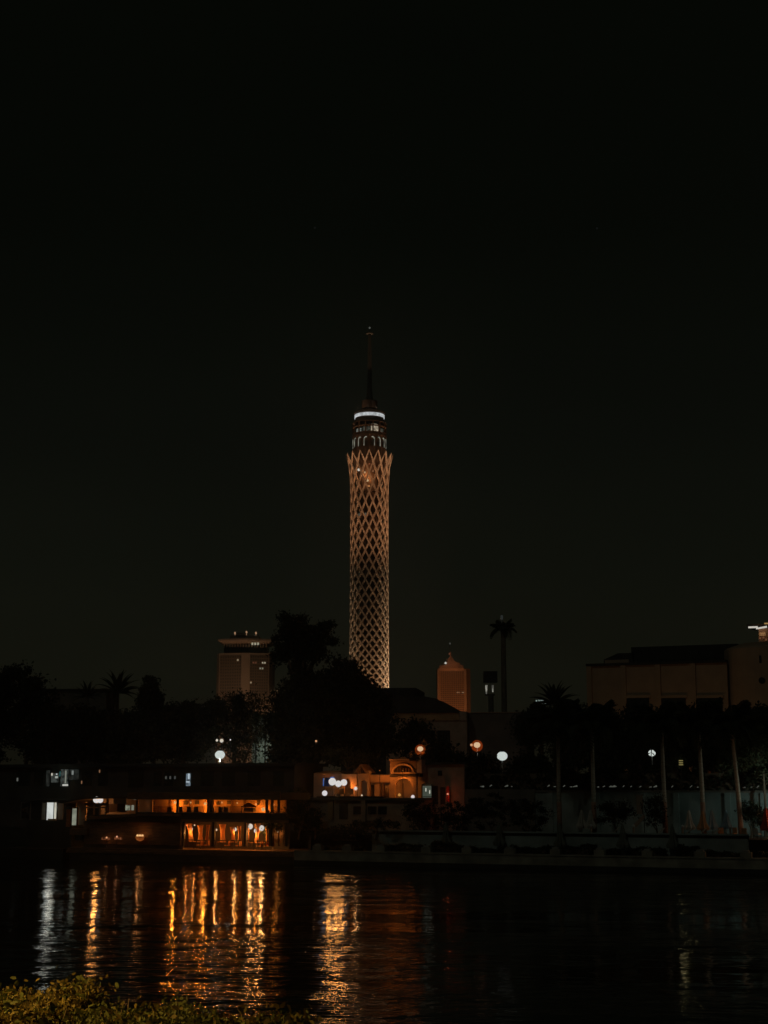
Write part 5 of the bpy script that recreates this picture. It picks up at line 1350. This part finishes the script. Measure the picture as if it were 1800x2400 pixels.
# moored cabin left of the restaurant
def cabin():
    v = .9
    t = thing('cabin_boat', 'dark moored cabin boat with one bright white doorway at the far left', 'boat', BK, (BK.U(95, v, 1950), v, 0))
    U = lambda x: BK.U(x, v, 1930)
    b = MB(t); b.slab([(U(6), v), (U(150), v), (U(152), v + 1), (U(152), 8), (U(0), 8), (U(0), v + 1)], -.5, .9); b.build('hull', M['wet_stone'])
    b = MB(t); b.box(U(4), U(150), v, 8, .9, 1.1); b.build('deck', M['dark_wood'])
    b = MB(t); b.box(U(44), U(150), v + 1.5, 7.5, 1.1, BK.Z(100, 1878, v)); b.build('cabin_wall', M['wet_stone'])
    b = MB(t); b.box(U(40), U(152), v + .4, 8, BK.Z(100, 1878, v), BK.Z(100, 1874, v)); b.build('roof', M['roof_dark'])
    z = v + 1.4
    part(t, 'lit_doorway', lit_pane('doorway_lit', (.86, .90, .86), .72, .9, .75), 110, 1881, 124, 1922, z, .08)
    part(t, 'lit_window', lit_pane('doorway_side', (.95, .92, .75), .6, .9, .7), 127, 1881, 131, 1921, z, .08)
    part(t, 'threshold', 'stucco_warm', 112, 1919, 130, 1923, z - .25, .2)
    for x in (48, 70, 97, 107, 132): part(t, 'mullion', 'metal', x, 1880, x + 1.8, 1922, z - .05, .1)
    for x0, x1 in ((50, 70), (72, 96)): part(t, 'window', 'glass', x0, 1882, x1, 1918, z + .02, .06)
    part(t, 'curtain', 'fabric', 98, 1882, 106, 1921, z - .03, .05); part(t, 'side_panel', 'stucco', 135, 1882, 148, 1921, z + .02, .06)
    bulb(t, (BK.U(117, z - .5, 1900), z - .6, BK.Z(117, 1895, z)), 4, (.92, 1, .88), .3)
    spot(t, (BK.U(118, z - .8, 1900), z - .5, BK.Z(117, 1893, z)), (BK.U(118, z - .8, 1900) + 2, z - 60, -4), 14, (1, .93, .74), R(110), .6, .3)
cabin()
# ------------------------------------------------------------------ near shrubs at the bottom of the picture
LEAF6 = np.array([(-.5, 0, 0), (-.2, -.24, .06), (.22, -.2, .05), (.5, 0, -.04), (.22, .2, .05), (-.2, .24, .06)])
NG = 'amber lit shrubs on the near bank'
def near_shrub(label, D, blobs, px, seed, n, m):
    bxx = W.U(px, D, 2350); zb = 4.0; blobs = [(x, y + 12, rx, ry) for x, y, rx, ry in blobs]
    root = thing('shrub', label, 'shrub', W, (bxx, D, zb), NG)
    bl = []
    for k, (x, y, rx, ry) in enumerate(blobs):
        c = W.hit(x, y, D + ((k * 5) % 3 - 1) * .4); s = D / FPX
        bl.append((c[0], c[1], c[2], rx * s, .8 + rx * s * .4, ry * s))
    rng = np.random.default_rng(seed)
    P = cloud(bl, n, 170, .10, seed) - np.array((bxx, D, zb))
    o = bpy.data.objects.new('foliage', leaf_mesh('foliage', P, .062, M[m], LEAF6, seed, .1)); COL.objects.link(o); o.parent = root
    P2 = cloud(bl, n // 9, 60, .16, seed + 50) - np.array((bxx, D, zb))
    o = bpy.data.objects.new('young_growth', leaf_mesh('young_growth', P2, .10, M['leaf_near' if m == 'leaf_green' else 'leaf_green'], LEAF6, seed + 9, .2)); COL.objects.link(o); o.parent = root
    st = MB(root); rr = random.Random(seed)
    for k in range(46):
        b = bl[k % len(bl)]
        e = (b[0] + rr.uniform(-.9, .9) * b[3], b[1] + rr.uniform(-.8, .8) * b[4], b[2] + rr.uniform(.2, 1.22) * b[5])
        st.tube([(bxx + rr.uniform(-.3, .3), D, zb), ((bxx + e[0]) / 2 + rr.uniform(-.2, .2), (D + e[1]) / 2, (zb + e[2]) / 2), e], [.02, .012, .005], 5)
    st.build('stems', M['bark'])
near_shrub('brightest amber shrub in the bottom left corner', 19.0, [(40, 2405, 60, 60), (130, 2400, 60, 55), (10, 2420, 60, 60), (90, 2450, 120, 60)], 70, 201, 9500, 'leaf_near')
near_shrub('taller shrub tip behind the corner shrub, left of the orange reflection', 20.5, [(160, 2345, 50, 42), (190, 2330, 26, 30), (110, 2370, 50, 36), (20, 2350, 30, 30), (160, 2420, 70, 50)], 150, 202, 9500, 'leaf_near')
near_shrub('dim shrub mound below the orange reflection', 19.8, [(235, 2400, 50, 42), (290, 2420, 50, 32), (240, 2450, 70, 40)], 250, 203, 7000, 'leaf_green')
near_shrub('dull green shrub with a raised tip near the middle', 19.4, [(330, 2412, 50, 30), (395, 2385, 28, 26), (432, 2392, 26, 24), (380, 2440, 80, 36)], 380, 204, 8500, 'leaf_green')
near_shrub('low green shrub sprigs at the bottom, left of the floodlight reflection', 18.8, [(480, 2412, 34, 22), (560, 2418, 60, 18), (640, 2418, 50, 18), (682, 2412, 26, 22), (560, 2452, 140, 34)], 560, 205, 9000, 'leaf_green')
t = thing('street_lamp', 'amber street lamp on the near bank, left of the picture', 'street lamp', W, (-8.6, 18.2, 4.4), 'lamps just outside the picture')
b = MB(t); b.tube([(-8.6, 18.2, 4.4), (-8.6, 18.2, 8.2), (-8.2, 18.2, 8.6)], [.09, .06, .05], 8); b.build('post', M['dark_metal'])
b = MB(t); b.ball((-8.1, 18.2, 8.5), .2, 12, 8, .6); b.build('globe', glow('near_globe', (1, .7, .3), .6, .8))
spot(t, (-8.1, 18.2, 8.2), (-4.3, 19.2, 4.2), 2100, (1, .58, .11), R(74), .9, .12)

# ------------------------------------------------------------------ night haze over the river
hz = MB(); hz.box(-1600, 1600, -90, 1750, -3, 186)
hm = bpy.data.materials.new('night_haze'); hm.use_nodes = True
hn = hm.node_tree; hn.nodes.clear()
ho = hn.nodes.new('ShaderNodeOutputMaterial'); hv = hn.nodes.new('ShaderNodeVolumePrincipled')
hv.inputs['Color'].default_value = (.9, .92, .9, 1); hv.inputs['Density'].default_value = .00035; hv.inputs['Anisotropy'].default_value = .84
hn.links.new(hv.outputs[0], ho.inputs['Volume'])
tag(hz.build('haze', hm), kind='stuff')
